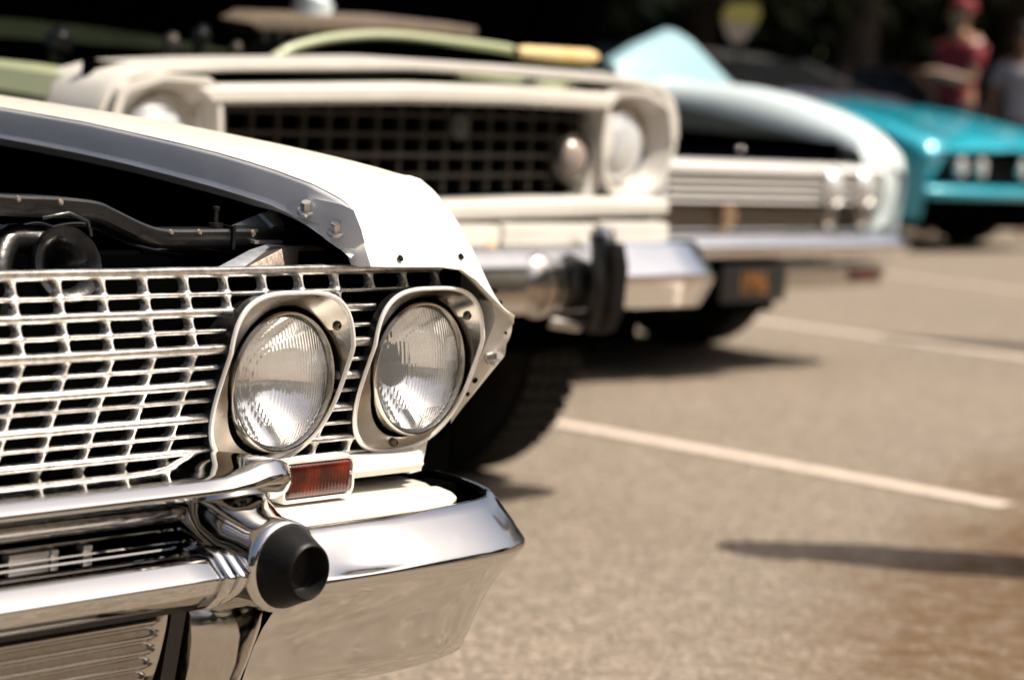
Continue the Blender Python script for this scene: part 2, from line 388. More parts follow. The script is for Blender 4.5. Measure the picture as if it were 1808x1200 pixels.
# --- headlights
def rim_y(z, yk=1.767):
    return yk if z >= .703 else yk+(.703-z)*.35
def outline(xc, zc, a, b_, n_up, n_lo, seg=96, grow=0.):
    out = []
    for k in range(seg):
        t = 2*math.pi*k/seg; ct, st = math.cos(t), math.sin(t); n = n_up if st > 0 else n_lo
        x = xc+(a+grow)*math.copysign(abs(ct)**(2/n), ct); z = zc+(b_+grow)*math.copysign(abs(st)**(2/n), st)
        out.append((x, z))
    return out
def headlight(xc, zc, first):
    seg = 96; A = BA; B = BB; oc = xc-.012 if xc > XC else xc+.012; oz = BZ; YL = 1.801
    def ring(grow, dy, flat=None):
        pts = outline(oc, oz, A, B, 3.3, 2.55, seg, grow)
        return [Vector((x, (flat if flat is not None else rim_y(z)+dy), z)) for x, z in pts]
    def circ(r, y, k=seg): return [Vector((xc+r*math.copysign(abs(math.cos(2*math.pi*q/k)), math.cos(2*math.pi*q/k)), y, zc+r*math.sin(2*math.pi*q/k))) for q in range(k)]
    # the circle is matched to the outline by polar angle
    def circ_by(r, y):
        res = []
        for x, z in outline(oc, oz, A, B, 3.3, 2.55, seg):
            d = Vector((x-xc, z-zc)).normalized(); res.append(Vector((xc+d.x*r, y, zc+d.y*r)))
        return res
    r_out = ring(0, .013); 
    V, F = grid([r_out, ring(.0002, .0030)], close_u=True); side_rows = (V, F)
    rows = [ring(.0002, .0030), ring(0, .0012), ring(-.0010, 0), ring(-.0032, -.0002), ring(-.0044, .0008), ring(-.0048, .0036)]
    V, F = grid(rows, close_u=True)
    hl = mk('headlight_bezel', V, F, ALU_W, car, 50, origin=(xc, 1.80, zc))
    mk('bezel_side_shade', *side_rows, BLACK, hl, 50, origin=(xc, 1.80, zc))  # outer wall of the rim, coloured black for the shadow it lies in
    a = ring(-.0047, .0037); b2 = [Vector((q.x, max(1.794, rim_y(q.z)+.007), q.z)) for q in circ_by(.0818, 1.80)]
    mid = [p.lerp(q, .60)+Vector((0, .0012, 0)) for p, q in zip(a, b2)]
    V, F = grid([a, mid, b2, [q+Vector((0, .004, 0)) for q in b2], circ_by(.0812, 1.845)], close_u=True)
    mk('bezel_plate', V, F, PLATE, hl, 30, origin=(xc, 1.80, zc))
    V, F = lathe((xc, 1.844, zc), (0, -1, 0), [(0, .0845), (0, .060)], 48); mk('lamp_bucket', V, F, HOLE, hl, 30)
    # retaining ring and sealed beam
    V, F = lathe((xc, YL, zc), (0, -1, 0), [(-.02, .0765), (.004, .0772), (.0085, .0767), (.0110, .0748), (.0105, .0730), (.0075, .0719), (.002, .0713), (-.006, .0710)], 72)
    mk('retaining_ring', V, F, CHROME_W, hl, 40)
    R = .0718; rows_o = []
    prof = []
    for k in range(15):
        r = R*math.sin(math.pi/2*k/14); prof.append((.004+.0175*(1-(r/R)**2), max(r, .0002)))
    back_ = [(t-.0035, r*.985) for t, r in reversed(prof)]
    V, F = lathe((xc, YL, zc), (0, -1, 0), prof+[(.0015, R*.995)]+back_, 72)
    mk('lens', V, F, LENS, hl, 60, origin=(xc, 1.80, zc))
    prof = [(-.040+.043*(r/.0695)**2, r) for r in [.0003+.0692*k/14 for k in range(15)]]
    V, F = lathe((xc, YL, zc), (0, -1, 0), prof, 64); mk('reflector', V, F, MIRROR, hl, 60)
    for ang in (42, 262):
        best = min(range(seg), key=lambda q: abs(math.atan2(mid[q].z-zc, (mid[q].x-xc)*(1 if xc > XC else -1))-math.radians(ang if ang < 180 else ang-360)))
        V, F = lathe(mid[best].lerp(a[best], .15)+Vector((0, -.0012, 0)), (-.15, -1, -.1), [(-.002, .0050), (.002, .0048), (.0042, .0030), (.0046, .0013), (.002, .0011), (.002, .0001)], 16); mk('screw', V, F, STEEL, hl, 40)
    return hl
for i, (x, z) in enumerate(LX): headlight(x, z, i == 0)
for i, (x, z) in enumerate(LX): headlight(2*XC-x, z, False)

# --- amber turn signals
def signal(flip):
    global MIRROR_X
    MIRROR_X = XC if flip else None
    def rr(grow, y):
        pts = []; x0, x1, z0, z1 = 1.833-grow, 1.945+grow, .5345-grow, .5825+grow; r = max(.004, .013+grow)
        for cx, cz, a0 in ((x1-r, z1-r, 0), (x0+r*.5, z1-r*.5, 90), (x0+r*.5, z0+r*.5, 180), (x1-r, z0+r, 270)):
            q = r if a0 in (0, 270) else r*.5
            for k in range(7):
                a = math.radians(a0+90*k/6); pts.append(Vector((cx+q*math.cos(a), y, cz+q*math.sin(a))))
        return pts
    V, F = grid([rr(0, 1.80), rr(0, 1.783), rr(-.001, 1.781), rr(-.0042, 1.7815), rr(-.0046, 1.785), rr(-.0046, 1.80)], close_u=True)
    f = mk('turn_signal_housing', V, F, WHITE_OLD, car, 40)
    rows = [rr(-.0048, 1.79), rr(-.0050, 1.7835), rr(-.0075, 1.781), rr(-.0115, 1.7802)]
    V, F = grid(rows, close_u=True); F.append(tuple(range(len(V)-28, len(V))))
    mk('amber_lens', V, F, AMBER, f, 50)
    V, F = lathe((1.9375, 1.7818, .562), (0, -1, 0), [(0, .0025), (.0015, .002), (.0018, .0002)], 12); mk('screw', V, F, BOLT, f)
    MIRROR_X = None
signal(False); signal(True)

# --- front fender
TOPB = [(3.40, .957), (2.9, .945), (2.403, .924), (2.242, .916), (2.092, .904), (1.99, .894), (1.92, .884), (1.86, .873)]
FCOL = [(1.930, [(1.860, .873), (1.815, .860), (1.797, .849), (1.786, .833), (1.779, .819), (1.764, .791)], 0),
        (1.955, [(1.860, .877), (1.817, .864), (1.797, .850), (1.785, .833), (1.777, .817), (1.762, .7905)], .002),
        (1.99, [(1.860, .880), (1.820, .868), (1.798, .852), (1.784, .832), (1.775, .815), (1.761, .790)], .003),
        (2.04, [(1.862, .884), (1.826, .873), (1.800, .854), (1.785, .832), (1.774, .812), (1.760, .7895)], .003),
        (2.075, [(1.864, .885), (1.833, .873), (1.804, .851), (1.785, .827), (1.772, .806), (1.759, .786)], .001),
        (2.100, [(1.867, .884), (1.838, .870), (1.808, .846), (1.787, .820), (1.771, .796), (1.757, .774)], -.003),
        (2.125, [(1.873, .880), (1.845, .864), (1.814, .837), (1.791, .808), (1.773, .781), (1.756, .757)], -.010),
        (2.150, [(1.883, .871), (1.852, .851), (1.822, .822), (1.796, .789), (1.773, .758), (1.753, .739)], -.026),
        (2.172, [(1.898, .856), (1.864, .834), (1.832, .803), (1.803, .769), (1.778, .742), (1.756, .729)], -.048),
        (2.186, [(1.915, .832), (1.880, .811), (1.846, .782), (1.814, .750), (1.788, .730), (1.767, .721)], -.085),
        (2.192, [(1.930, .800), (1.895, .782), (1.860, .757), (1.828, .733), (1.800, .718), (1.779, .711)], -.13)]
def build_fender(flip):
    global MIRROR_X
    MIRROR_X = XC if flip else None
    rows = []
    for x, seg2, roff in FCOL:
        y1, z1 = seg2[0]; off = z1-interp(y1, TOPB); s1 = []
        for k in range(16):
            t = k/16; y = 3.40+(y1-3.40)*(1-(1-t)**2.0)
            s1.append(Vector((x, y, interp(y, TOPB)+off*t**2+roff*(1-t**2))))
        s2 = smoothp([(x, a, b_) for a, b_ in seg2], 26); rows.append(s1+s2)
    # return lip under the front edge
    for r in rows: r.append(r[-1]+Vector((0, .004, -.0012))); r.append(r[-1]+Vector((0, .016, .006)))
    # inner columns densified in x
    dense = []
    for a, b_ in zip(rows, rows[1:]):
        for t in (0, .5): dense.append([p.lerp(q, t) for p, q in zip(a, b_)])
    dense.append(rows[-1])
    for _ in range(1):
        for j in range(1, len(dense)-1):
            for k in range(len(dense[0])-2):
                if j % 2 == 1: pass
    dense.append([Vector((2.193, p.y+.004, min(p.z, .70)-.02)) for p in rows[-1]])
    low = []
    for p in rows[-1]: low.append(Vector((2.185, max(p.y+.03, 1.93), .50)))
    dense.append(low)
    V, F = grid(dense); f = mk('front_fender', V, F, WHITE, car, 55)
    # inner wall under the hood edge, with a flange
    WZ = [(3.40, .916), (2.4, .889), (2.188, .877), (1.994, .858), (1.902, .845), (1.85, .828), (1.81, .812), (1.785, .800)]
    e = [(p.y, p.z) for p in rows[0][:-11]]
    w0, w1, w2, w3, w4 = [], [], [], [], []
    for y, z in e:
        zb = min(interp(y, WZ), z-.012); j = .0012*math.sin(y*37)+.0008*math.sin(y*91)
        w0.append(Vector((1.9300, y, z-.0008))); w1.append(Vector((1.9262+.4*j, y, z-.005))); w2.append(Vector((1.927+j, y, zb+.003))); w3.append(Vector((1.9195+j, y, zb-.0015))); dr = max(0, min(1, (y-1.83)/.12)); w4.append(Vector((1.9215+.0160*dr, y, zb-.002-.0105*dr)))
    V, F = grid([w0, w1, w2, w3, w4]); mk('fender_inner_wall', V, F, WHITE_SHADE, f, 50)
    fr = rows[0][-16:-2]; V, F = grid([fr, [p_+Vector((-.0015, .004, -.0005)) for p_ in fr], [p_+Vector((-.0050, .013, -.0015)) for p_ in fr], [p_+Vector((-.0035, .026, -.001)) for p_ in fr], [p_+Vector((.004, .036, .002)) for p_ in fr]]); mk('fender_front_return', V, F, WHITE_SHADE, f, 60)
    # front gusset carrying the two body bolts
    g = [Px(*p, 1.9215) for p in ((505, 367), (560, 352), (606, 362), (627, 372), (640, 405), (646, 428), (628, 440), (600, 440), (577, 424), (560, 408), (566, 396), (540, 388), (520, 378))]
    V, F = plate(g, (-.0022, 0, .0008)); mk('fender_gusset', V, F, WHITE_SHADE, f, 30, bev=.0006)
    for px, py in ((541, 371), (594, 408)):
        V, F = hexbolt(Px(px, py+3, 1.9195), (-.42, -.25, .87), .0062, .010); mk('bolt', V, F, BOLT, f, 30)
    # lower flange beside the outer lamp: runs forward to the tip, then back down to the bumper
    outer = [(2.176, 1.758, .731), (2.186, 1.769, .719), (2.190, 1.776, .700), (2.19, 1.797, .670), (2.19, 1.829, .625), (2.19, 1.869, .572), (2.19, 1.897, .530), (2.185, 1.912, .513)]
    inner = [Px(867, 531, 2.146), Px(874, 562, 2.150), Px(862, 597, 2.150), Px(843, 640, 2.152), Px(812, 694, 2.160), Px(766, 762, 2.168), Px(722, 812, 2.172), Px(694, 846, 2.172)]
    O = smoothp(outer, 36); I = smoothp(inner, 36)
    mid = [a.lerp(b_, .5)+Vector((-.002, -.0035, .001)) for a, b_ in zip(O, I)]
    bk = [p+Vector((-.004, .016, 0)) for p in I]; ob = [p+Vector((.001, .02, 0)) for p in O]
    V, F = grid([ob, O, mid, I, bk]); fl = mk('fender_flange', V, F, WHITE_OLD, f, 38)
    def hole(p, r, n=(0, -1, .4)):
        V, F = lathe(Vector(p)+Vector(n).normalized()*.0006, n, [(0, r), (.0008, r), (.0008, r*.05)], 14); mk('screw_hole', V, F, HOLE, f, 0)
    def on_skin(px, py):
        best = None
        for q in range(400):
            y = 1.74+q*.0005; p_ = Py(px, py, y); ys_ = []
            for xx, sg, _ in FCOL: ys_.append((xx, interp(p_.z, [(b2, a) for a, b2 in sg])))
            d = abs(interp(p_.x, ys_)-y)
            if best is None or d < best[0]: best = (d, p_)
        return best[1]
    for px, py, r in ((705, 457, .0038), (812, 454, .0038), (872, 514, .0036), (881, 535, .0030)):
        hole(on_skin(px, py)+Vector((0, -.0012, .0006)), r, (0, -1, .6))
    hole(Px(892, 588, 2.172), .002); hole(Px(838, 671, 2.168), .0036, (-.2, -1, -.3)); hole(Px(825, 695, 2.168), .0028, (-.2, -1, -.3))
    V, F = hexbolt(Px(867, 631, 2.168), (-.2, -1, .25), .0062, .013); mk('bolt', V, F, BOLT, f, 30)
    MIRROR_X = None
build_fender(False); build_fender(True)

# --- engine bay behind the grille
def zpath(pts, y): return [Py(px, py, y) for px, py in pts]
z_l = Py(-260, 350, 1.93).z
pth = [Vector((.36, 1.93, z_l)), Vector((.8, 1.93, z_l))]+smoothp(zpath([(-260, 350), (-120, 352), (0, 361), (80, 364), (150, 371), (186, 386), (232, 408), (270, 419), (330, 420), (408, 419), (480, 419), (540, 422)], 1.93), 70)
prof = [(-.016, -.0105), (-.019, -.006), (-.019, .008), (-.016, .0108), (.014, .0108), (.017, .006), (.017, -.0105)]
V, F = beam(pth, prof); rs = mk('radiator_support', V, F, BLACK, car, 35)
p = Py(380, 400, 1.932); V, F = join(lathe(p, (0, 0, 1), [(-.002, .009), (.004, .009), (.0045, .003), (.017, .003), (.018, .0042), (.022, .0042), (.0225, .001)], 12, True)); mk('stud', V, F, BLACK, rs, 40)
p = Py(407, 419, 1.915); V, F = box(p.x-.0022, p.x+.0022, p.y-.006, p.y+.02, p.z-.013, p.z+.0128); mk('weld_seam', V, F, BLACK, rs, 30)
p = Py(470, 427, 1.909); V, F = box(p.x-.022, p.x+.022, p.y-.004, p.y+.004, p.z-.0018, p.z+.0018); mk('bright_edge', V, F, BOLT, rs, 30)
# triangular hood-catch plate
tri = [Py(408, 398, 1.955), Py(455, 378, 1.955), Py(497, 371, 1.945), Py(520, 388, 1.935), Py(543, 414, 1.93), Py(505, 417, 1.93), Py(480, 402, 1.935)]
V, F = plate(tri, (.004, .012, -.012)); mk('catch_plate', V, F, STEEL_G, car, 30, bev=.001)
V, F = plate([Py(455, 379, 1.953), Py(470, 374, 1.95), Py(484, 401, 1.933), Py(478, 402, 1.934)], (.002, -.004, .002)); mk('catch_rib', V, F, STEEL_G, car, 30)
bl = [Py(524, 374, 1.925), Py(533, 379, 1.925), Py(542, 392, 1.92), Py(564, 393, 1.915), Py(563, 404, 1.915), Py(548, 406, 1.92), Py(530, 396, 1.925)]
V, F = plate(bl, (0, .02, 0)); mk('rubber_bumper_stop', V, F, RUBBER, car, 30, bev=.001)
# diagonal brace down to the grille and the lower cross tie
V, F = plate([Py(384, 471, 1.86), Py(440, 441, 1.89), Py(473, 430, 1.895), Py(507, 433, 1.885), Py(440, 468, 1.855), Py(425, 471, 1.855)], (0, .003, -.006)); mk('brace', V, F, STEEL_G, car, 30, bev=.001)
tie = [Py(436, 471, 1.850), Py(503, 436, 1.868), Py(560, 434, 1.868), Py(590, 441, 1.868), Py(628, 446, 1.865), Py(634, 470, 1.86), Py(560, 472, 1.855)]
V, F = plate(tie, (0, .03, -.002)); mk('cross_tie', V, F, STEEL, car, 30, bev=.0016)
V, F = tube([Py(612, 470, 1.853), Py(630, 470, 1.866), Py(637, 455, 1.872), Py(634, 440, 1.88)], .009, 12); mk('tie_end', V, F, STEEL, car, 40)
# horn: a shell seen over the top of the grille
hc = Py(118, 468, 1.90)
V, F = lathe(hc, (-.15, -1, .25), [(-.05, .012), (-.035, .022), (-.02, .034), (-.008, .040), (0, .041), (.004, .039), (.003, .032), (-.006, .024), (-.02, .015), (-.03, .003)], 40); mk('horn', V, F, BLACK, car, 50)
V, F = tube(smoothp([hc+Vector((-.01, .03, .02)), hc+Vector((-.05, .035, .022)), hc+Vector((-.075, .02, -.01)), hc+Vector((-.07, .01, -.05))], 14), .016, 12); mk('horn_trumpet', V, F, BLACK, car, 50)
V, F = tube([hc+Vector((-.035, .0, .048)), hc+Vector((-.01, -.01, .054)), hc+Vector((.02, -.005, .045)), hc+Vector((.03, 0, .03))], .0022, 8); mk('horn_wire', V, F, BLACK, car, 50)
V, F = join(box(hc.x-.11, hc.x-.09, 1.90, 1.93, hc.z-.02, hc.z+.018), lathe((hc.x-.1, 1.91, hc.z+.015), (0, 0, 1), [(0, .006), (.012, .006)], 10, True)); mk('relay', V, F, BLACK, car, 30, bev=.002)
for pts_, r_ in (([(-40, 440), (60, 412), (150, 398), (240, 436), (320, 452)], .0035), ([(250, 445), (330, 441), (400, 447), (470, 452)], .003), ([(-60, 395), (20, 402), (70, 396), (110, 412)], .0028)):
    V, F = tube(smoothp([Py(a_, c_, 1.955) for a_, c_ in pts_], 24), r_, 8); mk('wiring_cable', V, F, BLACK, car, 60)
for a_, c_ in ((30, 352), (105, 358), (300, 411), (350, 411), (445, 412)):
    p = Py(a_, c_, 1.913); V, F = lathe(p, (0, -1, .3), [(-.004, .004), (.002, .004), (.0035, .0025), (.0036, .0002)], 10); mk('support_rivet', V, F, STEEL, car, 40)
# dark engine bay tub
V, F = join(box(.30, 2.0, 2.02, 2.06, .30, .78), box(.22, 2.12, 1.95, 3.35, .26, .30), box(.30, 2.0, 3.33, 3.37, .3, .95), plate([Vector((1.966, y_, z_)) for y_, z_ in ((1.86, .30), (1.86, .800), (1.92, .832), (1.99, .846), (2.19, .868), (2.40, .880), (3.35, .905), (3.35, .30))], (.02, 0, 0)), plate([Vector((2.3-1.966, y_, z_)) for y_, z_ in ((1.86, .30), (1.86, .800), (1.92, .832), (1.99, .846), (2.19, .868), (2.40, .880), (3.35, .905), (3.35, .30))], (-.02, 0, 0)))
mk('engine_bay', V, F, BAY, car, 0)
V, F = join(box(.85, 1.45, 2.3, 3.1, .35, .72), lathe((1.15, 2.65, .72), (0, 0, 1), [(0, .12), (.05, .19), (.10, .19), (.12, .05), (.12, .001)], 28)); mk('engine', V, F, BLACK, car, 30, bev=.02)
# raised hood, body, cabin and wheels
def slab(x0, x1, hinge, ang, length, th, bow=.05, n=10, k=9):
    rows_t, rows_b = [], []; ca, sa = math.cos(ang), math.sin(ang)
    for i in range(n+1):
        t = i/n; r1, r2 = [], []
        for j in range(k):
            s = j/(k-1)*2-1; x = (x0+x1)/2+(x1-x0)/2*s; h = bow*(1-s*s)*.5+bow*.6*math.sin(math.pi*t)
            y = hinge[0]-ca*length*t; z = hinge[1]+sa*length*t
            r1.append(Vector((x, y+sa*h, z+ca*h))); r2.append(Vector((x, y+sa*(h-th), z+ca*(h-th))))
        rows_t.append(r1); rows_b.append(r2)
    return rows_t, rows_b
def raised_hood(parent, x0, x1, hinge, ang, length, mt_out, mt_in, th=.03):
    t, b_ = slab(x0, x1, hinge, ang, length, th)
    V, F = grid(t); e = join((V, F)); 
    rim_t = t[0]+[r[-1] for r in t[1:]]+list(reversed(t[-1]))[1:]+[r[0] for r in reversed(t[1:-1])]
    rim_b = b_[0]+[r[-1] for r in b_[1:]]+list(reversed(b_[-1]))[1:]+[r[0] for r in reversed(b_[1:-1])]
    h = mk('hood', *join((V, F), grid([rim_t, rim_b], close_u=True)), mt_out, parent, 40)
    V, F = grid(b_); mk('hood_underside', V, F, mt_in, h, 40)
    ca, sa = math.cos(ang), math.sin(ang)
    for s in (.25, .75):
        xx = x0+(x1-x0)*s; n_ = Vector((0, -sa, -ca))
        pa = Vector((xx, hinge[0]-ca*.15*length, hinge[1]+sa*.15*length))+n_*(th+.01); pb = Vector((xx, hinge[0]-ca*.9*length, hinge[1]+sa*.9*length))+n_*(th+.01)
        V, F = tube([pa, pa.lerp(pb, .5)+n_*-.03, pb], .03, 8); mk('hood_rib', V, F, mt_in, h, 40)
    return h
raised_hood(car, .34, 1.92, (3.30, .97), math.radians(62), 1.38, WHITE, BLACK)
def wheel(parent, x, y, r, w, rimmat=CHROME_W, rim_r=None):
    rr_ = rim_r or r*.56; s = 1
    V, F = lathe((x-w/2, y, r), (1, 0, 0), [(.02, rr_), (0, rr_*1.08), (-.004, r*.80), (.012, r*.93), (.03, r*.985), (w*.5, r), (w-.03, r*.985), (w-.012, r*.93), (w+.004, r*.80), (w, rr_*1.08), (w-.02, rr_)], 56)
    tr = []
    t = mk('tyre', V, F, TYRE, parent, 35)
    blocks = []
    for k in range(56):
        a = 2*math.pi*k/56
        for q in (0.15, .38, .62, .85):
            c = Vector((x-w/2+w*q, y+math.cos(a+.03*q)*(r+.0), r+math.sin(a+.03*q)*(r+.0)))
            n_ = Vector((0, math.cos(a), math.sin(a))); t_ = Vector((0, -math.sin(a), math.cos(a))); pts = []
            for sx in (-1, 1):
                for st in (-1, 1):
                    for sn in (-.02, .006): pts.append(c+Vector((sx*w*.095, 0, 0))+t_*st*r*.040+n_*sn)
            blocks.append((pts, [(0, 1, 3, 2), (4, 6, 7, 5), (0, 4, 5, 1), (2, 3, 7, 6), (0, 2, 6, 4), (1, 5, 7, 3)]))
    V, F = join(*blocks); o = mk('tread', V, F, TYRE, t, 0); o['kind'] = 'stuff'
    V, F = lathe((x-w/2, y, r), (1, 0, 0), [(.01, rr_*1.02), (.005, rr_*.96), (.03, rr_*.85), (.035, rr_*.35), (.0, rr_*.30), (-.005, .001)], 40)
    rim = mk('wheel_rim', V, F, rimmat, t, 40)
    V, F = lathe((x+w/2, y, r), (-1, 0, 0), [(.01, rr_*1.02), (.005, rr_*.96), (.03, rr_*.85), (.035, rr_*.35), (.0, rr_*.30), (-.005, .001)], 40); mk('wheel_rim', V, F, rimmat, t, 40)
def body(parent, x0, x1, y0, y1, zlo, zbelt, zroof, cab, mt, wheels=(), roof_mt=None):
    """rear body from the cowl back: lower shell with rounded sides, cabin with glass. cab=(windscreen foot, roof front, roof rear, rear window foot)"""
    def sec(y, w, zt, zl=zlo):
        xm = (x0+x1)/2; hw = (x1-x0)/2*w
        pr = [(-.90, zl), (-.985, zl+.10), (-1, zl+.5*(zt-zl)), (-.985, zt-.10), (-.93, zt-.02), (-.80, zt), (0, zt+.02), (.80, zt), (.93, zt-.02), (.985, zt-.10), (1, zl+.5*(zt-zl)), (.985, zl+.10), (.90, zl)]
        return [Vector((xm+a*hw, y, z)) for a, z in pr]
    ys = [y0+(y1-y0)*k/10 for k in range(11)]
    rows = [sec(y, 1-.10*max(0, (k-8)/2)**2, zbelt-.06*max(0, (k-7)/3)) for k, y in enumerate(ys)]
    V, F = capped(rows); b_ = mk('body_shell', V, F, mt, parent, 40)
    f0, r0, r1, f1 = cab; xm = (x0+x1)/2; hw = (x1-x0)/2
    V, F = capped([[Vector((xm+sx*hw*a, y, z)) for sx, a, z in ((-1, wa, zbelt-.02), (-1, wa-.06, zt), (1, wa-.06, zt), (1, wa, zbelt-.02))] for y, wa, zt in ((f0, .90, zbelt), (r0, .88, zroof-.03), ((r0+r1)/2, .88, zroof-.02), (r1, .88, zroof-.03), (f1, .90, zbelt))])
    mk('window_glass', V, F, GLASSD, parent, 20)
    rows = [[Vector((xm+s*hw*.80*w, y, zroof-.05*abs(s)**3+d)) for s in (-1, -.9, -.5, 0, .5, .9, 1)] for y, w, d in ((r0-.06, .97, -.045), (r0+.1, 1, 0), ((r0+r1)/2, 1.01, .015), (r1-.1, 1, 0), (r1+.06, .97, -.045))]
    rmt = roof_mt or mt
    V, F = grid(rows); V2 = [v-Vector((0, 0, .035)) for v in V]; mk('roof', *join((V, F), (V2, F)), rmt, parent, 40)
    for sx in (-1, 1):
        for ya, yb, wa in ((f0+.02, r0, .9), (f1-.02, r1, .9)):
            V, F = tube([(xm+sx*hw*.895, ya, zbelt-.01), (xm+sx*hw*.815, yb, zroof-.05)], .032, 8); mk('pillar', V, F, rmt, parent, 40)
        V, F = tube([(xm+sx*hw*.895, (r0+r1)/2+.1, zbelt-.01), (xm+sx*hw*.825, (r0+r1)/2+.08, zroof-.04)], .03, 8); mk('pillar', V, F, rmt, parent, 40)
    for wx, wy, r, w in wheels: wheel(parent, wx, wy, r, w)
    return b_
body(car, .12, 2.18, 3.36, 6.95, .28, .93, 1.40, (3.45, 4.05, 5.2, 5.9), WHITE, ((2.04, 2.55, .34, .19), (.26, 2.55, .34, .19), (2.04, 5.6, .34, .19), (.26, 5.6, .34, .19)))
V, F = join(box(.25, 2.05, 1.92, 3.4, .22, .26)); mk('underpan', V, F, BAY, car, 0)

# --- bumper
def sect_sweep(sections, caps=True):
    rows = [[Vector((x, y, z)) for y, z in pr] for x, pr in sections]
    return capped(rows) if caps else grid(rows, close_u=True)
def rounded(pr, n=4, q=.32):
    """round the corners of a (y,z) polygon"""
    out = []; m_ = len(pr)
    for i in range(m_):
        p0, p1, p2 = Vector(pr[i-1]), Vector(pr[i]), Vector(pr[(i+1) % m_])
        r = min((p1-p0).length, (p2-p1).length)*q; a = p1+(p0-p1).normalized()*r; b_ = p1+(p2-p1).normalized()*r
        for k in range(n+1):
            t = k/n; v = a*(1-t)**2+p1*2*t*(1-t)+b_*t*t; out.append((v.x, v.y))
    return out
UP = [(1.812, .586), (1.770, .5885), (1.712, .5905), (1.7025, .5900), (1.6915, .5815), (1.6905, .5770), (1.697, .5705), (1.715, .5655), (1.755, .5625), (1.812, .561)]
def bumper(flip):
    global MIRROR_X
    MIRROR_X = XC if flip else None
    up_s = rounded(UP, 4, .30)
    secs = []
    for x, k in ((XC, 0), (1.30, 0), (1.45, 0), (1.58, 0), (1.64, 0), (1.67, 0), (1.70, 0), (1.722, .02), (1.742, .055), (1.758, .12), (1.770, .23), (1.778, .40), (1.782, .62), (1.784, .9)):
        cy_, cz_ = 1.785, .576; hump = .013*math.exp(-((x-1.738)/.042)**2); drop = .010*math.exp(-((x-1.765)/.035)**2)
        secs.append((x, [(cy_+(y-cy_)*(1-.78*k), cz_+(z-cz_)*(1-.55*k**1.5)+hump*max(0, (z-.565)/.025)-drop*max(0, (.585-z)/.024)) for y, z in up_s]))
    V, F = sect_sweep(secs); mk('bumper_upper_bar', V, F, CHROME, car, 50)
    # rolled panel and dark recess between the bars
    V, F = sect_sweep([(x, [(1.772+(a)*s_, .5465+b_*s_) for a, b_ in [(-.028*math.cos(q*math.pi/6), .011*math.sin(q*math.pi/6)) for q in range(-3, 4)]+[(.03, .011), (.03, -.011)]]) for x, s_, k in ((XC, 1, 0), (1.4, 1, 0), (1.64, 1, 0), (1.665, .9, 0), (1.680, .7, 0), (1.688, .4, 0))]); mk('bumper_rolled_panel', V, F, CHROME_W, car, 50)
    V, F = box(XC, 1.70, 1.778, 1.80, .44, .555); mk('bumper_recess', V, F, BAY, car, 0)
    V, F = sect_sweep([(x, [(1.752, .533), (1.758, .5335), (1.776, .5325), (1.776, .5305), (1.753, .5302)]) for x in (XC, 1.66)]); mk('recess_trim', V, F, CHROME, car, 30)
    for xx, w in ((1.466, .024), (1.497, .0045), (1.538, .0055)):
        V, F = box(xx-w, xx+w, 1.750, 1.762, .5165, .5275); mk('recess_block', V, F, BOLT, car, 30, bev=.001)
    V, F = sect_sweep([(x, [(1.745, .5215), (1.752, .5235), (1.775, .5225), (1.775, .520), (1.746, .5195)]) for x in (XC, 1.655)]); mk('recess_trim', V, F, CHROME, car, 30)
    lo = rounded([(1.785, .516), (1.740, .5175), (1.700, .5180), (1.686, .5155), (1.6645, .4990), (1.672, .4840), (1.690, .4700), (1.715, .4620), (1.785, .459)], 4, .26)
    secs = [(x, [(y+dy, z) for y, z in lo]) for x, dy in ((XC, 0), (1.3, 0), (1.5, 0), (1.60, 0), (1.632, 0), (1.640, .003), (1.643, .010))]
    V, F = sect_sweep(secs); mk('bumper_lower_bar', V, F, CHROME, car, 45)
    for xa, g_ in ((1.648, .004), (1.664, .001)):
        pr = rounded([(1.785, .518+g_), (1.740, .5195+g_), (1.698, .520+g_), (1.683, .517+g_), (1.660, .4990), (1.668, .4825), (1.687, .468-g_), (1.713, .460-g_), (1.785, .457-g_)], 4, .26)
        secs = [(xa+d, [(y+(.004 if abs(d) > .004 else 0), z) for y, z in pr]) for d in (-.006, -.003, .003, .006)]
        V, F = sect_sweep(secs); mk('bumper_rib', V, F, CHROME, car, 45)
    # bullet guard: chrome pod with a rubber tip
    cx = 1.722; rows = []; seg = 56
    for y, rx, rz_u, rz_d, n, dz in ((1.795, .066, .078, .078, 3.4, 0), (1.760, .064, .074, .070, 3.2, 0), (1.732, .060, .062, .058, 2.7, 0), (1.710, .055, .052, .050, 2.3, 0), (1.688, .051, .0475, .047, 2.05, 0), (1.672, .0485, .0475, .0475, 2, 0), (1.664, .0465, .0465, .0465, 2, 0), (1.662, .043, .043, .043, 2, 0)):
        row = []
        for k in range(seg):
            a = 2*math.pi*k/seg; c_, s_ = math.cos(a), math.sin(a); rz = rz_u if s_ > 0 else rz_d
            row.append(Vector((cx+rx*math.copysign(abs(c_)**(2/n), c_), y, .502+dz+rz*math.copysign(abs(s_)**(2/n), s_))))
        rows.append(row)
    V, F = capped(rows); pod = mk('bumper_bullet', V, F, CHROME, car, 55)
    V, F = lathe((cx, 1.668, .5025), (0, -1, 0), [(0, .0425), (.004, .0428), (.010, .0415), (.034, .0305), (.0385, .0285), (.0395, .0265), (.0375, .0252), (.026, .0228), (.022, .020), (.021, .001)], 64); mk('rubber_tip', V, F, RUBBER, pod, 40)
    # skirt below the pod
    rows = []
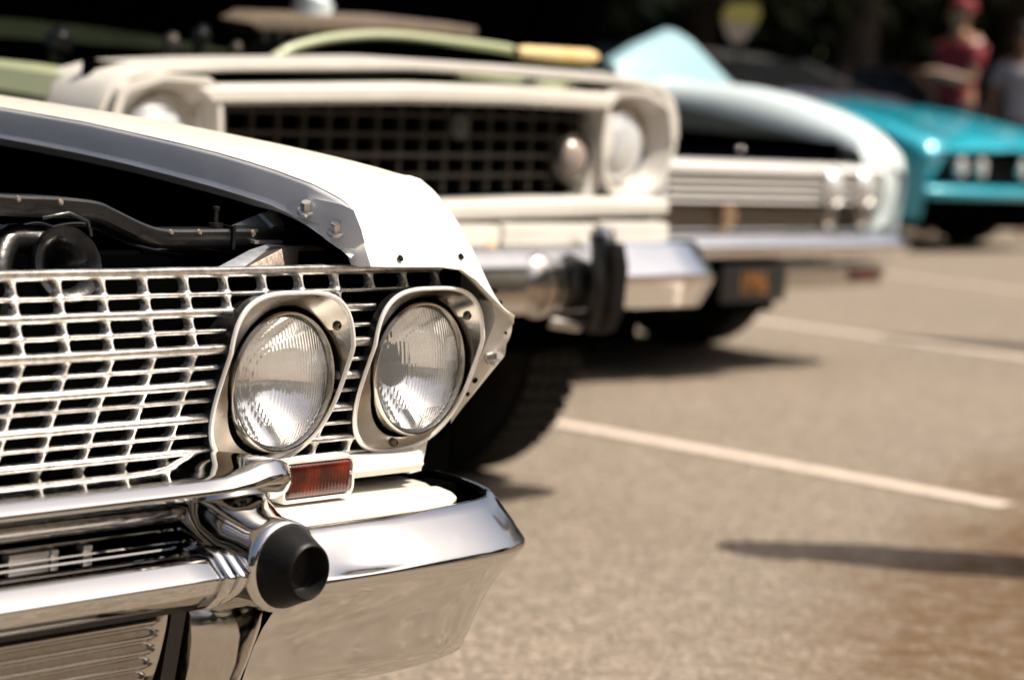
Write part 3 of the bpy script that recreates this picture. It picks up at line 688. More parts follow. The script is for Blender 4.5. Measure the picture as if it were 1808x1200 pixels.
    for z, y, hw in ((.462, 1.735, .056), (.445, 1.722, .058), (.42, 1.722, .054), (.39, 1.728, .049), (.35, 1.742, .044), (.31, 1.765, .040)):
        rows.append([Vector((cx-.002+hw*s, y+.022*abs(s)**2.4+(.018 if abs(s) == 1 else 0), z)) for s in (-1, -.9, -.6, -.3, 0, .3, .6, .9, 1)])
    V, F = grid(rows); mk('bumper_skirt', V, F, CHROME_W, car, 40)
    # wing: profile swept round the corner
    plan = [(1.735, 1.672), (1.80, 1.671), (1.88, 1.670), (1.95, 1.670), (2.01, 1.6715), (2.06, 1.675), (2.100, 1.6815), (2.130, 1.691), (2.158, 1.704), (2.178, 1.724), (2.190, 1.755), (2.196, 1.80), (2.198, 1.86), (2.198, 1.94)]
    pl = smoothp([(a, b_, 0) for a, b_ in plan], 60); rows = []
    PR = [(-.056, .5225), (-.052, .5258), (-.046, .5250), (-.036, .5162), (-.0255, .5062), (-.0160, .4965), (-.0085, .4882), (-.0035, .4820), (-.0012, .4788), (-.0002, .4762), (0, .4738), (-.0006, .4712), (-.0026, .4675), (-.0065, .4615), (-.013, .4540), (-.021, .4440), (-.031, .4295), (-.042, .4085), (-.051, .3850), (-.059, .3620), (-.068, .3430), (-.082, .3350)]
    for i, p in enumerate(pl):
        t = (pl[min(i+1, 59)]-pl[max(i-1, 0)]).normalized(); nrm = Vector((t.y, -t.x, 0)); tt = max(0, (i-34)/25)
        row = []
        for n_, z in PR:
            k = 1+.25*min(1, tt*2); zz = z+(.012*tt if z > .49 else 0)
            if z < .45: zz = z+.055*tt
            sm = max(0, min(1, (i-30)/26)); sm = sm*sm*(3-2*sm)
            if z > .485: k *= 1-.50*sm*min(1, (z-.485)/.03)
            q = p+nrm*(n_*k); row.append(Vector((q.x, q.y, zz)))
        rows.append(row)
    # long shallow dent that catches the light on the upper face
    for i, r in enumerate(rows):
        for j in range(4, 8):
            xx = r[j].x; g_ = math.exp(-((xx-1.86)/.055)**2)*(1 if i < 45 else 0)*(.5, 1.2, 1.2, .5)[j-4]; r[j] += Vector((0, .0042*g_, -.0050*g_))
    V, F = grid(rows); wg = mk('bumper_wing', V, F, CHROME_S, car, 60)
    inr = [[v+Vector((-.004, .006, 0)) for v in r] for r in rows[36:]]; V, F = grid(inr); mk('wing_inside', V, F, BAY, wg, 40)
    # painted shelf between bumper and grille
    V, F = plate([Vector(p) for p in ((1.745, 1.722, .5285), (2.00, 1.722, .5285), (2.06, 1.735, .5290), (2.078, 1.745, .529), (2.096, 1.768, .529), (2.108, 1.795, .529), (2.112, 1.83, .530), (2.112, 1.862, .5315), (2.06, 1.865, .5335), (1.745, 1.84, .5335))], (0, 0, -.006)); mk('bumper_shelf', V, F, WHITE, car, 30, bev=.0018)
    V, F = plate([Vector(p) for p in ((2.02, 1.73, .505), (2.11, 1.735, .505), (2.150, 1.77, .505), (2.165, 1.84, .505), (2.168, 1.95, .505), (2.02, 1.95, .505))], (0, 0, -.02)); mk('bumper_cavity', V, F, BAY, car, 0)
    # ribbed lower panel with a dark frame
    rows = []; zz = [.452-.0011*k for k in range(118)]
    def panel_row(x, flat): 
        return [Vector((x, 1.742+.04*((.452-z)/.13)**1.5+(0 if flat else .0052*math.cos((z-.452)*2*math.pi/.0155)), z)) for z in zz]
    rows = [panel_row(x, f) for x, f in ((XC, 0), (1.45, 0), (1.615, 0), (1.622, 0), (1.627, 1), (1.640, 1))]
    V, F = grid(rows); mk('ribbed_valance', V, F, CHROME_W, car, 60)
    V, F = join(box(XC, 1.70, 1.775, 1.79, .30, .47), plate([Vector((1.642, 1.738, .455)), Vector((1.662, 1.738, .455)), Vector((1.668, 1.765, .32)), Vector((1.648, 1.765, .32))], (0, .02, 0)), box(XC, 1.65, 1.725, 1.745, .4535, .4585)); mk('valance_frame', V, F, BLACK, car, 30)
    MIRROR_X = None
bumper(False); bumper(True)

# ================================================================== cream-fronted truck, second in the row
JX = 3.925
truck = thing('classic_truck', 'green truck with cream front, dark mesh grille and heavy bumper behind the white sedan', 'truck', (JX, 5.2, 0))
def strip(name, T, B, y, mt, parent, bulge=.012, back_=.06, sm=50):
    n = 40; t = resample([Py(*p, y) for p in T], n); b_ = resample([Py(*p, y) for p in B], n)
    rows = [[p+Vector((0, back_, 0)) for p in t], t, [p.lerp(q, .25)+Vector((0, -bulge, 0)) for p, q in zip(t, b_)], [p.lerp(q, .75)+Vector((0, -bulge, 0)) for p, q in zip(t, b_)], b_, [p+Vector((0, back_, 0)) for p in b_]]
    V, F = grid(rows); return mk(name, V, F, mt, parent, sm)
strip('hood_lip', [(160, 197), (178, 147), (210, 124), (260, 112), (400, 106), (720, 104), (900, 116), (1060, 129), (1130, 139), (1178, 155), (1190, 190), (1190, 245)],
      [(174, 197), (194, 157), (224, 142), (270, 132), (400, 127), (720, 125), (900, 135), (1060, 148), (1120, 157), (1160, 168), (1172, 195), (1175, 245)], 3.47, CREAM, truck, .02, .16)
V, F = box(3.04, 4.82, 3.53, 3.55, .70, .985); mk('front_backing', V, F, BAY, truck, 0)
strip('grille_surround', [(338, 149), (720, 146), (900, 152), (1085, 165)], [(372, 186), (720, 183), (900, 187), (1060, 197)], 3.45, CREAM, truck, .02, .08)
V, F = plate([Py(352, 160, 3.46), Py(384, 186, 3.46), Py(372, 330, 3.46), Py(335, 330, 3.46)], (0, .06, 0)); mk('grille_side_post', V, F, CREAM, truck, 30, bev=.006)
V, F = plate([Py(1055, 190, 3.455), Py(1080, 185, 3.455), Py(1085, 255, 3.455), Py(1062, 310, 3.455), Py(1050, 345, 3.455), Py(1028, 348, 3.455), Py(1043, 285, 3.455), Py(1056, 240, 3.455)], (0, .06, 0)); mk('grille_side_post', V, F, CREAM, truck, 30, bev=.006)
GRID = mat('dark_grille_metal', (.055, .05, .042), .35, .7)
for k in range(16):
    x = 3.36+k*.0745; tl = (x-3.3)*.018
    V, F = box(x-.0045, x+.0045, 3.485, 3.50, .735+tl, .93+tl); mk('grille_vertical_bar', V, F, GRID, truck, 0)
for k in range(4):
    z = .772+k*.044
    V, F = beam([(3.32, 3.482, z), (4.52, 3.482, z+.022)], [(-.004, -.004), (-.004, .004), (.01, .004), (.01, -.004)]); mk('grille_horizontal_bar', V, F, GRID, truck, 0)
V, F = lathe((4.06, 3.478, .895), (0, -1, 0), [(0, .03), (.008, .028), (.012, .012), (.012, .001)], 24); mk('grille_emblem', V, F, mat('dull_emblem', (.06, .06, .058), .4, .6), truck, 40)
c = Py(1006, 280, 3.47)
V, F = lathe(c, (0, -1, 0), [(-.03, .057), (.012, .057), (.018, .052), (.014, .046)], 36); ts = mk('turn_signal_ring', V, F, GRID, truck, 40)
V, F = lathe(c, (0, -1, 0), [(.008, .047), (.022, .036), (.028, .018), (.03, .001)], 32); mk('turn_signal_lens', V, F, mat('signal_lens', (.27, .25, .235), .25, noise=(12, .6, (.26, .15, .11)), coat=.3), ts, 60)
def far_headlight(parent, c, r, ring_mt=CHROME_W, lens_mt=LAMPW, oct_pts=None, house=None, depth=.05):
    c = Vector(c); seg = 40
    rows = []
    h = None
    if oct_pts:
        o = resample(list(oct_pts)+[oct_pts[0]], seg+1)[:-1]
        srt = sorted(o, key=lambda p: math.atan2(p.z-c.z, p.x-c.x))
        ang = [math.atan2(p.z-c.z, p.x-c.x) for p in srt]
        circ = [Vector((c.x+r*1.12*math.cos(a), c.y+depth, c.z+r*1.12*math.sin(a))) for a in ang]
        inn = [p.lerp(Vector((c.x, p.y, c.z)), .10) for p in srt]
        V, F = grid([[p+Vector((0, .07, 0)) for p in srt], srt, inn, circ], close_u=True)
        h = mk('headlight_housing', V, F, house, parent, 40)
    V, F = lathe((c.x, c.y+depth, c.z), (0, -1, 0), [(-.02, r*1.13), (.006, r*1.13), (.012, r*1.07), (.008, r*1.0)], 40); rg = mk('headlight_ring', V, F, ring_mt, h or parent, 40)
    par = h if h else rg
    V, F = lathe((c.x, c.y+depth, c.z), (0, -1, 0), [(.004, r), (.012, r*.9), (.022, r*.6), (.028, r*.3), (.03, .0005)], 40); mk('headlight_lens', V, F, lens_mt, par, 60)
octR = [Vector((x, 3.435, z)) for x, z in ((4.540, .975), (4.578, 1.000), (4.693, 1.002), (4.800, .972), (4.832, .87), (4.795, .786), (4.726, .745), (4.59, .743), (4.545, .796), (4.53, .88))]
far_headlight(truck, (4.663, 3.435, .866), .088, oct_pts=octR, house=CREAM)
octL = [Vector((2*JX-p.x-.01, 3.435, p.z-.032)) for p in octR]
far_headlight(truck, (2*JX-4.663-.01, 3.435, .834), .088, oct_pts=octL, house=CREAM)
strip('lower_crossbar', [(700, 360), (830, 355), (1030, 348), (1172, 350)], [(700, 396), (830, 390), (1030, 384), (1172, 380)], 3.43, CREAM, truck, .015, .1)
V, F = box(3.02, 4.80, 3.48, 3.50, .56, .72); mk('apron_backing', V, F, BAY, truck, 0)
for xa, xb, zt in ((3.05, 4.14, .684), (4.15, 4.50, .686), (4.51, 4.78, .690)):
    V, F = box(xa, xb, 3.40, 3.47, .622 if xb > 4.5 else .636, zt); mk('apron_panel', V, F, CREAM, truck, 30, bev=.012)
V, F = box(4.15, 4.50, 3.415, 3.46, .612, .632); mk('apron_strip', V, F, mat('faded_green_strip', (.16, .22, .15), .5), truck, 30, bev=.004)
V, F = lathe(Py(866, 448, 3.40), (0, -1, 0), [(0, .02), (.015, .018), (.02, .001)], 18); mk('marker_reflector', V, F, mat('amber_marker', (.65, .36, .03), .3), truck, 40)
# bumper: steel beam, chrome box end, round drum, upright guard
pr = rounded([(3.46, .625), (3.36, .640), (3.325, .600), (3.318, .53), (3.335, .490), (3.46, .485)], 4, .3)
V, F = sect_sweep([(x, [(y, z) for y, z in pr]) for x in (2.96, 3.6, 4.05, 4.40)]); mk('front_bumper', V, F, CHROME_S, truck, 40)
pr2 = rounded([(3.47, .640), (3.39, .650), (3.322, .572), (3.322, .556), (3.36, .487), (3.47, .485)], 4, .22)
V, F = sect_sweep([(4.42, pr2), (4.74, pr2), (4.88, [(y+.006, z-.002) for y, z in pr2]), (4.925, [(3.47+(y-3.47)*.70, .565+(z-.565)*.85) for y, z in pr2])]); mk('bumper_end', V, F, CHROME_B, truck, 40)
V, F = lathe((4.205, 3.36, .553), (-.1, -1, .05), [(0, .072), (.02, .074), (.034, .070), (.045, .056), (.052, .036), (.055, .016), (.0555, .001)], 36); mk('fog_lamp', V, F, CHROME_W, truck, 50)
V, F = capped([[Vector((4.385+hw*math.cos(2*math.pi*k/20), y0+.032*math.sin(2*math.pi*k/20), z)) for k in range(20)] for z, hw, y0 in ((.448, .030, 3.315), (.47, .036, 3.30), (.56, .035, 3.288), (.64, .034, 3.296), (.668, .028, 3.305), (.676, .015, 3.31))]); gd = mk('bumper_guard', V, F, BLACK, truck, 50)
V, F = capped([[Vector((4.392+hw*s, y0, z)) for s, y0 in ((-1, y+.006), (-.8, y-.004), (.8, y-.004), (1, y+.006))] for z, hw, y in ((.452, .027, 3.276), (.50, .031, 3.256), (.60, .031, 3.252), (.655, .026, 3.266))]); mk('guard_rubber', V, F, RUBBER, gd, 30)
V, F = lathe((4.385, 3.305, .672), (0, 0, 1), [(0, .03), (.012, .026), (.018, .012), (.019, .001)], 20); mk('guard_cap', V, F, CHROME, gd, 40)
V, F = join(box(3.05, 4.7, 3.42, 3.48, .40, .50), box(3.02, 4.85, 3.6, 7.6, .36, .46)); mk('chassis', V, F, BAY, truck, 0)
V, F = tube([(4.28, 3.36, .47), (4.34, 3.33, .462), (4.48, 3.335, .465), (4.52, 3.37, .472)], .014, 10); mk('tow_hook', V, F, CHROME_W, truck, 40)
# fenders
def simple_fender(parent, prof_top, x_in, x_out, zlow, mt_top, mt_side, name='front_fender'):
    xs = [(x_in, -.012), (x_in+(x_out-x_in)*.12, .0), (x_in+(x_out-x_in)*.55, .008), (x_in+(x_out-x_in)*.88, -.004), (x_out, -.045)]
    rows = [[Vector((x, y, z+o)) for y, z in prof_top] for x, o in xs]
    V, F = grid(rows); f = mk(name, V, F, mt_top, parent, 45)
    top = rows[-1]; bot = [Vector((x_out, p.y, zlow)) for p in top]; V, F = grid([top, [Vector((x_out+(.012 if x_out > x_in else -.012), p.y, (p.z+zlow)/2)) for p in top], bot]); mk('fender_side', V, F, mt_side, f, 45)
    top = rows[0]; bot = [Vector((x_in, p.y, zlow+.25)) for p in top]; V, F = grid([top, bot]); mk('fender_inner', V, F, mt_side if mt_side != mt_top else BAY, f, 45)
    return f
simple_fender(truck, [(3.60, .955), (3.75, .962), (4.0, .965), (4.4, .965), (4.9, .965)], 3.22, 3.00, .45, PALEGREEN_SUN, GREEN_SHADE)
simple_fender(truck, [(3.62, 1.0), (3.75, 1.01), (4.0, 1.018), (4.4, 1.02), (4.9, 1.02)], 4.62, 4.87, .45, PALEGREEN_SUN, GREEN_SHADE)
# engine bay pieces seen over the front
V, F = tube(smoothp([Py(482, 104, 3.95), Py(520, 84, 3.95), Py(590, 68, 3.95), Py(680, 63, 3.95), Py(780, 72, 3.95), Py(900, 88, 3.95), Py(925, 104, 3.95)], 30), .012, 10); mk('intake_arch', V, F, PALEGREEN_SUN, truck, 60)
V, F = plate([Py(500, 104, 3.97), Py(560, 82, 3.97), Py(680, 72, 3.97), Py(800, 82, 3.97), Py(900, 96, 3.97), Py(905, 125, 3.97), Py(500, 125, 3.97)], (0, .2, 0)); mk('intake_cover', V, F, BAY, truck, 30)
a, b_ = Py(912, 94, 3.72), Py(1052, 102, 3.72)
V, F = tube([a, a.lerp(b_, .1), a.lerp(b_, .9), b_], [.014, .019, .019, .012], 16); mk('hose', V, F, mat('ochre_hose', (.55, .38, .15), .5, noise=(20, .5, (.62, .52, .34))), truck, 50)
V, F = plate([Py(440, 40, 4.5), Py(470, 26, 4.5), Py(700, 34, 4.5), Py(845, 50, 4.5), Py(840, 68, 4.5), Py(640, 58, 4.5), Py(460, 56, 4.5)], (0, .12, .01)); cw = mk('cowl_vent', V, F, TAN, truck, 30, bev=.01)
for px_ in (500, 650, 790):
    p = Py(px_, 56, 4.55); V, F = box(p.x-.02, p.x+.02, p.y-.01, p.y+.05, .86, p.z); mk('vent_bracket', V, F, BLACK, cw, 0)
for k in range(14):
    p = Py(470+k*26, 62+k*.6, 4.49); V, F = box(p.x-.012, p.x+.012, p.y, p.y+.03, p.z-.02, p.z+.012); mk('vent_slat', V, F, BLACK, cw, 0)
for (px, py, y, r, mt_) in ((545, 10, 4.6, .055, BLUE_W), (300, 72, 4.1, .018, STEEL), (350, 62, 4.2, .024, BLACK), (100, 70, 4.2, .03, BLACK), (415, 84, 4.1, .014, STEEL)):  # the pale blue one is added for a windscreen reflection further back
    p = Py(px, py, y); V, F = lathe(p-Vector((0, 0, r)), (.2, -.1, 1), [(0, r*.6), (r*.3, r), (r*1.3, r), (r*1.5, r*.7), (r*2, r*.6), (r*2.05, .001)], 16); mk('fitting_and_reflection', *join((V, F), tube([p-Vector((0, 0, r*.9)), (p.x+.01, p.y, .86)], r*.55, 10)), mt_, truck, 40)
V, F = join(box(3.3, 4.6, 3.60, 3.64, .55, .985), box(3.25, 4.62, 3.6, 4.85, .50, .54), box(3.02, 4.85, 4.84, 4.88, .5, 1.02), box(3.6, 4.25, 3.9, 4.7, .54, .90)); mk('engine_bay', V, F, BAY, truck, 0)
raised_hood(truck, 3.04, 4.84, (4.88, 1.04), math.radians(58), 1.38, GREEN_SHADE, BAY)
body(truck, 3.00, 4.88, 4.86, 8.3, .46, 1.06, 1.74, (4.95, 5.45, 6.8, 7.0), GREEN_SHADE, ((4.69, 4.02, .37, .22), (3.18, 4.02, .37, .22), (4.69, 7.2, .37, .22), (3.18, 7.2, .37, .22)))

# ================================================================== pale blue sedan, third in the row
TX = 7.20
blue = thing('classic_car', 'pale blue sedan with open hood, ribbed chrome grille and black licence plate', 'car', (TX, 6.6, 0))
def blue_fender(flip):
    global MIRROR_X
    MIRROR_X = TX if flip else None
    inn = [(6.3, .995), (5.756, .985), (5.447, .95), (5.176, .912), (4.914, .872), (4.85, .835), (4.83, .775)]
    out = [(6.3, 1.06), (5.593, 1.050), (5.317, 1.030), (5.046, .972), (4.885, .905), (4.81, .84), (4.79, .77)]
    rows = []
    for x, t, d in ((8.035, 0, -.03), (8.045, 0, 0), (8.08, .55, .012), (8.16, .9, .012), (8.23, 1, 0), (8.275, 1, -.05), (8.285, 1, -.16)):
        rows.append(smoothp([(x, a[0]+(b2[0]-a[0])*t, a[1]+(b2[1]-a[1])*t+d*(1 if i < 5 else .3)) for i, (a, b2) in enumerate(zip(inn, out))], 30))
    low = [Vector((8.28, p.y+.02, .42)) for p in rows[-1]]; V, F = grid(rows+[low]); f = mk('front_fender', V, F, BLUE_W, blue, 50)
    # front end cap around the lamps
    V, F = plate([Vector((8.10, 4.80, .79)), Vector((8.20, 4.79, .785)), Vector((8.262, 4.80, .72)), Vector((8.285, 4.82, .62)), Vector((8.27, 4.84, .54)), Vector((8.13, 4.83, .53)), Vector((8.12, 4.80, .66))], (0, .16, 0)); mk('fender_end_cap', V, F, BLUE_W, f, 30, bev=.02)
    for x, z in ((7.765, .694), (7.99, .698)):
        far_headlight(blue, (x, 4.775, z), .062, depth=.02)
    for x, z in ((7.79, .590), (8.03, .592)):
        V, F = lathe((x, 4.83, z), (0, -1, 0), [(0, .05), (.02, .048), (.03, .03), (.034, .001)], 24); mk('park_lamp', V, F, CHROME_W, blue, 50)
    V, F = capped([[Vector((x, y, z)) for y, z in rounded([(4.83, .315), (4.80, .315), (4.775, .335), (4.765, .395), (4.80, .415), (4.83, .415)], 3, .3)] for x in (7.43, 7.6, 8.0, 8.15)]); va = mk('chrome_valance', V, F, CHROME_W, blue, 40)
    V, F = box(7.90, 8.09, 4.755, 4.775, .345, .385); mk('amber_lamp', V, F, AMBER, va, 30, bev=.008)
    MIRROR_X = None
blue_fender(False); blue_fender(True)
V, F = box(2*TX-8.1, 8.1, 4.87, 4.90, .42, .775); mk('grille_backing', V, F, mat('grille_shadow_metal', (.10, .085, .07), .5, .6), blue, 0)
V, F = sect_sweep([(x, rounded([(4.90, .778), (4.80, .772), (4.785, .755), (4.80, .742), (4.90, .742)], 3, .3)) for x in (2*TX-8.12, TX, 8.12)]); mk('grille_top_moulding', V, F, ALU_W, blue, 40)
for k in range(4):
    z = .722-.0275*k
    V, F = sect_sweep([(x, rounded([(4.87, z+.0105), (4.83, z+.0095), (4.797, z-.001), (4.797, z-.005), (4.87, z-.0065)], 2, .3)) for x in (2*TX-8.1, TX, 8.1)]); mk('grille_bar', V, F, ALU_W, blue, 40)
for k in range(7):
    z = .612-.0125*k
    V, F = box(2*TX-7.74, 7.74, 4.82, 4.86, z-.0022, z+.0022); mk('grille_lower_bar', V, F, CHROME_W, blue, 0)
for k in range(34):
    x = TX-.45+k*.0274; V, F = box(x-.003, x+.003, 4.826, 4.86, .535, .622); mk('grille_upright', V, F, STEEL, blue, 0)
V, F = lathe((7.11, 4.81, .585), (0, -1, 0), [(0, .045), (.01, .04), (.016, .02), (.016, .001)], 24); mk('grille_emblem', V, F, mat('bronze_emblem', (.4, .27, .17), .3, .7), blue, 40)
V, F = sect_sweep([(x, rounded([(4.90, .545), (4.81, .540), (4.80, .53), (4.90, .50)], 2, .3)) for x in (2*TX-8.12, TX, 8.12)]); mk('grille_sill', V, F, CHROME, blue, 40)
prb = rounded([(4.84, .520), (4.75, .523), (4.715, .490), (4.712, .468), (4.74, .437), (4.84, .43)], 4, .32)
V, F = sect_sweep([(2*TX-8.29, [(4.86+(y-4.86)*.45, z+.006) for y, z in prb]), (2*TX-8.22, [(y+.02, z+.003) for y, z in prb]), (2*TX-8.05, prb), (TX, prb), (8.16, prb), (8.28, [(y+.02, z+.003) for y, z in prb]), (8.345, [(4.86+(y-4.86)*.45, z+.006) for y, z in prb])]); mk('front_bumper', V, F, CHROME_B, blue, 40)
V, F = box(6.995, 7.405, 4.735, 4.750, .285, .417); pf = mk('licence_plate', V, F, mat('black_plate', (.01, .01, .01), .4), blue, 30, bev=.004)
tcu = bpy.data.curves.new('plate_text', 'FONT'); tcu.body = '1M6'; tcu.size = .115; tcu.extrude = .001; tcu.align_x = 'CENTER'; tcu.align_y = 'CENTER'
tob = bpy.data.objects.new('tmp_text', tcu); C.objects.link(tob); bpy.context.view_layer.update()
tme = bpy.data.meshes.new_from_object(tob.evaluated_get(bpy.context.evaluated_depsgraph_get())); bpy.data.objects.remove(tob)
V = [Vector((7.19+v.co.x*.9, 4.7335-v.co.z, .35+v.co.y)) for v in tme.vertices]; F = [tuple(p.vertices) for p in tme.polygons]
mk('plate_lettering', V, F, mat('plate_yellow', (.26, .10, .018), .5), pf, 0)
V, F = join(box(6.75, 7.43, 4.80, 5.0, .24, .44), box(6.4, 8.15, 5.5, 9.2, .24, .34)); mk('underbody', V, F, BAY, blue, 0)
V, F = join(box(6.55, 8.02, 5.0, 5.03, .4, .80), box(6.5, 8.04, 5.0, 6.3, .38, .42), box(6.4, 8.2, 6.28, 6.32, .4, .98), box(8.035, 8.05, 4.95, 6.3, .4, .86), box(6.9, 7.6, 5.3, 6.1, .42, .78)); mk('engine_bay', V, F, BAY, blue, 0)
for px, py in ((1305, 266), (1309, 290)):  # chrome studs added to stand for two small glints in the bay
    p = Py(px, py, 5.2); V, F = lathe(p-Vector((0, 0, .012)), (0, -.2, 1), [(0, .010), (.006, .014), (.018, .014), (.024, .007), (.025, .001)], 14); mk('bay_glint_stud', V, F, CHROME_W, blue, 50)
raised_hood(blue, 6.36, 8.06, (6.30, 1.0), math.radians(64), 1.42, BLUE_W, BAY)
# hinge-side cowl corner, lit pale blue
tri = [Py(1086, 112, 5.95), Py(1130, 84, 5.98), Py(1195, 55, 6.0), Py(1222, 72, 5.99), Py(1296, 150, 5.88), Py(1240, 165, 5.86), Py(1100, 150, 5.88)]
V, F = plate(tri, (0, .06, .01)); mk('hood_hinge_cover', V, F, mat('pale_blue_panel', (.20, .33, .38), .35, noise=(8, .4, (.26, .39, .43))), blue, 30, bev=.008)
body(blue, 6.12, 8.28, 6.3, 9.7, .28, .97, 1.40, (6.45, 7.0, 8.2, 8.8), BLUE_W, ((8.06, 5.62, .35, .2), (6.5, 5.62, .35, .2), (8.06, 8.6, .35, .2), (6.5, 8.6, .35, .2)))

# ================================================================== teal coupe, fourth in the row, one empty stall further on
x0, x1, FY = 15.0, 17.25, 8.50
QX = (x0+x1)/2
teal = thing('classic_car', 'deep teal coupe with closed hood, paired round headlights and body-coloured bumper', 'car', (QX, FY+2.2, 0))
hrows = []
for y, z, w in ((-.04, .735, .985), (-.01, .775, 1.0), (.06, .815, 1.0), (.4, .905, 1.0), (.9, .985, 1.0), (1.55, 1.045, 1.0)):
    hrows.append([Vector((QX+(x1-x0)/2*s_*w, FY+y+.05*abs(s_)**4*(1 if y < .1 else 0), z+o)) for s_, o in ((-1, -.07), (-.985, -.03), (-.93, .0), (-.80, .012), (-.76, -.004), (-.4, .018), (-.12, .022), (0, .035), (.12, .022), (.4, .018), (.76, -.004), (.80, .012), (.93, 0), (.985, -.03), (1, -.07))])
V, F = grid(hrows); mk('hood', V, F, TEAL, teal, 45)
for sx in (-1, 1):
    xx = QX+sx*(x1-x0)/2
    top = [r[0] if sx < 0 else r[-1] for r in hrows]; V, F = grid([top, [p+Vector((sx*.01, 0, -.20)) for p in top], [Vector((xx-sx*.03, p.y+.03, .24)) for p in top]]); mk('front_fender', V, F, TEAL, teal, 45)
    V, F = plate([Vector((xx-sx*.005, FY-.03, .70)), Vector((xx-sx*.22, FY-.035, .73)), Vector((xx-sx*.20, FY+.09, .50)), Vector((xx-sx*.01, FY+.11, .48))], (0, .10, 0)); mk('fender_nose', V, F, TEAL, teal, 30, bev=.015)
    for d in (.50, .80): far_headlight(teal, (xx-sx*d, FY-.01, .632), .066, depth=.03)
V, F = box(x0+.18, x1-.18, FY+.10, FY+.13, .44, .76); mk('grille_backing', V, F, BAY, teal, 0)
for k in range(5):
    V, F = box(x0+.2, x1-.2, FY+.065, FY+.10, .525+k*.04, .532+k*.04); mk('grille_bar', V, F, mat('dark_bar', (.03, .035, .04), .4, .5), teal, 0)
V, F = sect_sweep([(x, [(y+d, z) for y, z in rounded([(FY+.15, .485), (FY-.04, .490), (FY-.10, .465), (FY-.09, .405), (FY-.02, .39), (FY+.15, .39)], 3, .3)]) for x, d in ((x0+.02, .14), (x0+.12, .04), (QX, 0), (x1-.12, .04), (x1-.02, .14))]); mk('front_bumper', V, F, TEAL, teal, 45)
V, F = sect_sweep([(x, [(FY+.10, .395), (FY, .385), (FY+.06, .22), (FY+.2, .20)]) for x in (x0+.06, x1-.06)]); mk('lower_valance', V, F, BAY, teal, 40)
V, F = box(x0+.1, x1-.1, FY+.15, FY+4.2, .16, .30); mk('underbody', V, F, BAY, teal, 0)
V, F = capped([[Vector((QX+.9*s_, FY+y, z)) for s_, y, z in ((-1, 1.52, .96), (-.98, 1.30, .985), (-.9, 1.25, 1.03), (.9, 1.25, 1.03), (.98, 1.30, .985), (1, 1.52, .96))], [Vector((QX+.85*s_, FY+y, z)) for s_, y, z in ((-1, 1.7, .96), (-.98, 1.5, 1.05), (-.9, 1.45, 1.09), (.9, 1.45, 1.09), (.98, 1.5, 1.05), (1, 1.7, .96))]]); mk('cowl', V, F, mat('dark_violet_trim', (.06, .06, .09), .3, coat=.4), teal, 40)
body(teal, x0, x1, FY+1.55, FY+4.6, .24, 1.035, 1.36, (FY+1.65, FY+2.4, FY+3.2, FY+4.2), TEAL, ((x1-.19, FY+.8, .32, .2), (x0+.19, FY+.8, .32, .2), (x1-.19, FY+3.6, .32, .2), (x0+.19, FY+3.6, .32, .2)), mat('black_vinyl_top', (.010, .010, .011), .7, bump=(200, .4)))

# ================================================================== brown car further along
BX, BY = 21.0, 9.6
br = thing('classic_car', 'brown car at the right edge beyond the teal coupe', 'car', (BX, BY+2.3, 0))
hr = [[Vector((BX+.95*s_*w, BY+y, z+o)) for s_, o in ((-1, -.08), (-.97, -.02), (-.8, .01), (0, .03), (.8, .01), (.97, -.02), (1, -.08))] for y, z, w in ((0, .55, .96), (-.05, .75, .97), (.05, .86, 1), (.6, .92, 1), (1.5, .97, 1))]
V, F = grid(hr); mk('hood', V, F, BROWN, br, 45)
V, F = sect_sweep([(x, rounded([(BY+.1, .55), (BY-.08, .54), (BY-.10, .45), (BY+.1, .42)], 3, .3)) for x in (BX-.92, BX+.92)]); mk('front_bumper', V, F, CHROME, br, 40)
for x in (BX-.65, BX+.65): far_headlight(br, (x, BY-.07, .68), .085, depth=.03)
body(br, BX-.95, BX+.95, BY+.1, BY+4.8, .28, .96, 1.40, (BY+1.5, BY+2.1, BY+3.4, BY+4.1), BROWN, ((BX-.78, BY+.9, .34, .2), (BX+.78, BY+.9, .34, .2)))

# ================================================================== small sign on a stake behind the row
sp_ = EYE+ray(1308, 40)*(14.2/FPX)
sign = thing('event_sign', 'small yellow and cream sign on a thin stake behind the pale blue sedan', 'sign', (sp_.x, sp_.y, 0))
rt_ = Vector((right.x, right.y, 0)).normalized(); bk_ = Vector((-rt_.y, rt_.x, 0))*.012
def sg(u, z): return Vector((sp_.x, sp_.y, 0))+rt_*u+Vector((0, 0, z))
V, F = plate([sg(-.11, sp_.z+.0), sg(-.10, sp_.z+.08), sg(-.04, sp_.z+.115), sg(.09, sp_.z+.115), sg(.115, sp_.z+.06), sg(.09, sp_.z-.01)], bk_); mk('sign_upper_board', V, F, mat('pale_yellow_board', (.34, .31, .09), .6), sign, 30)
V, F = plate([sg(-.105, sp_.z-.003), sg(.088, sp_.z-.013), sg(.03, sp_.z-.11), sg(-.03, sp_.z-.125), sg(-.07, sp_.z-.09)], bk_); mk('sign_lower_board', V, F, mat('cream_board', (.28, .255, .22), .6), sign, 30)
V, F = tube([sg(0, 0)+bk_*2, sg(0, sp_.z+.05)+bk_*2], .011, 8); mk('stake', V, F, BLACK, sign, 40)

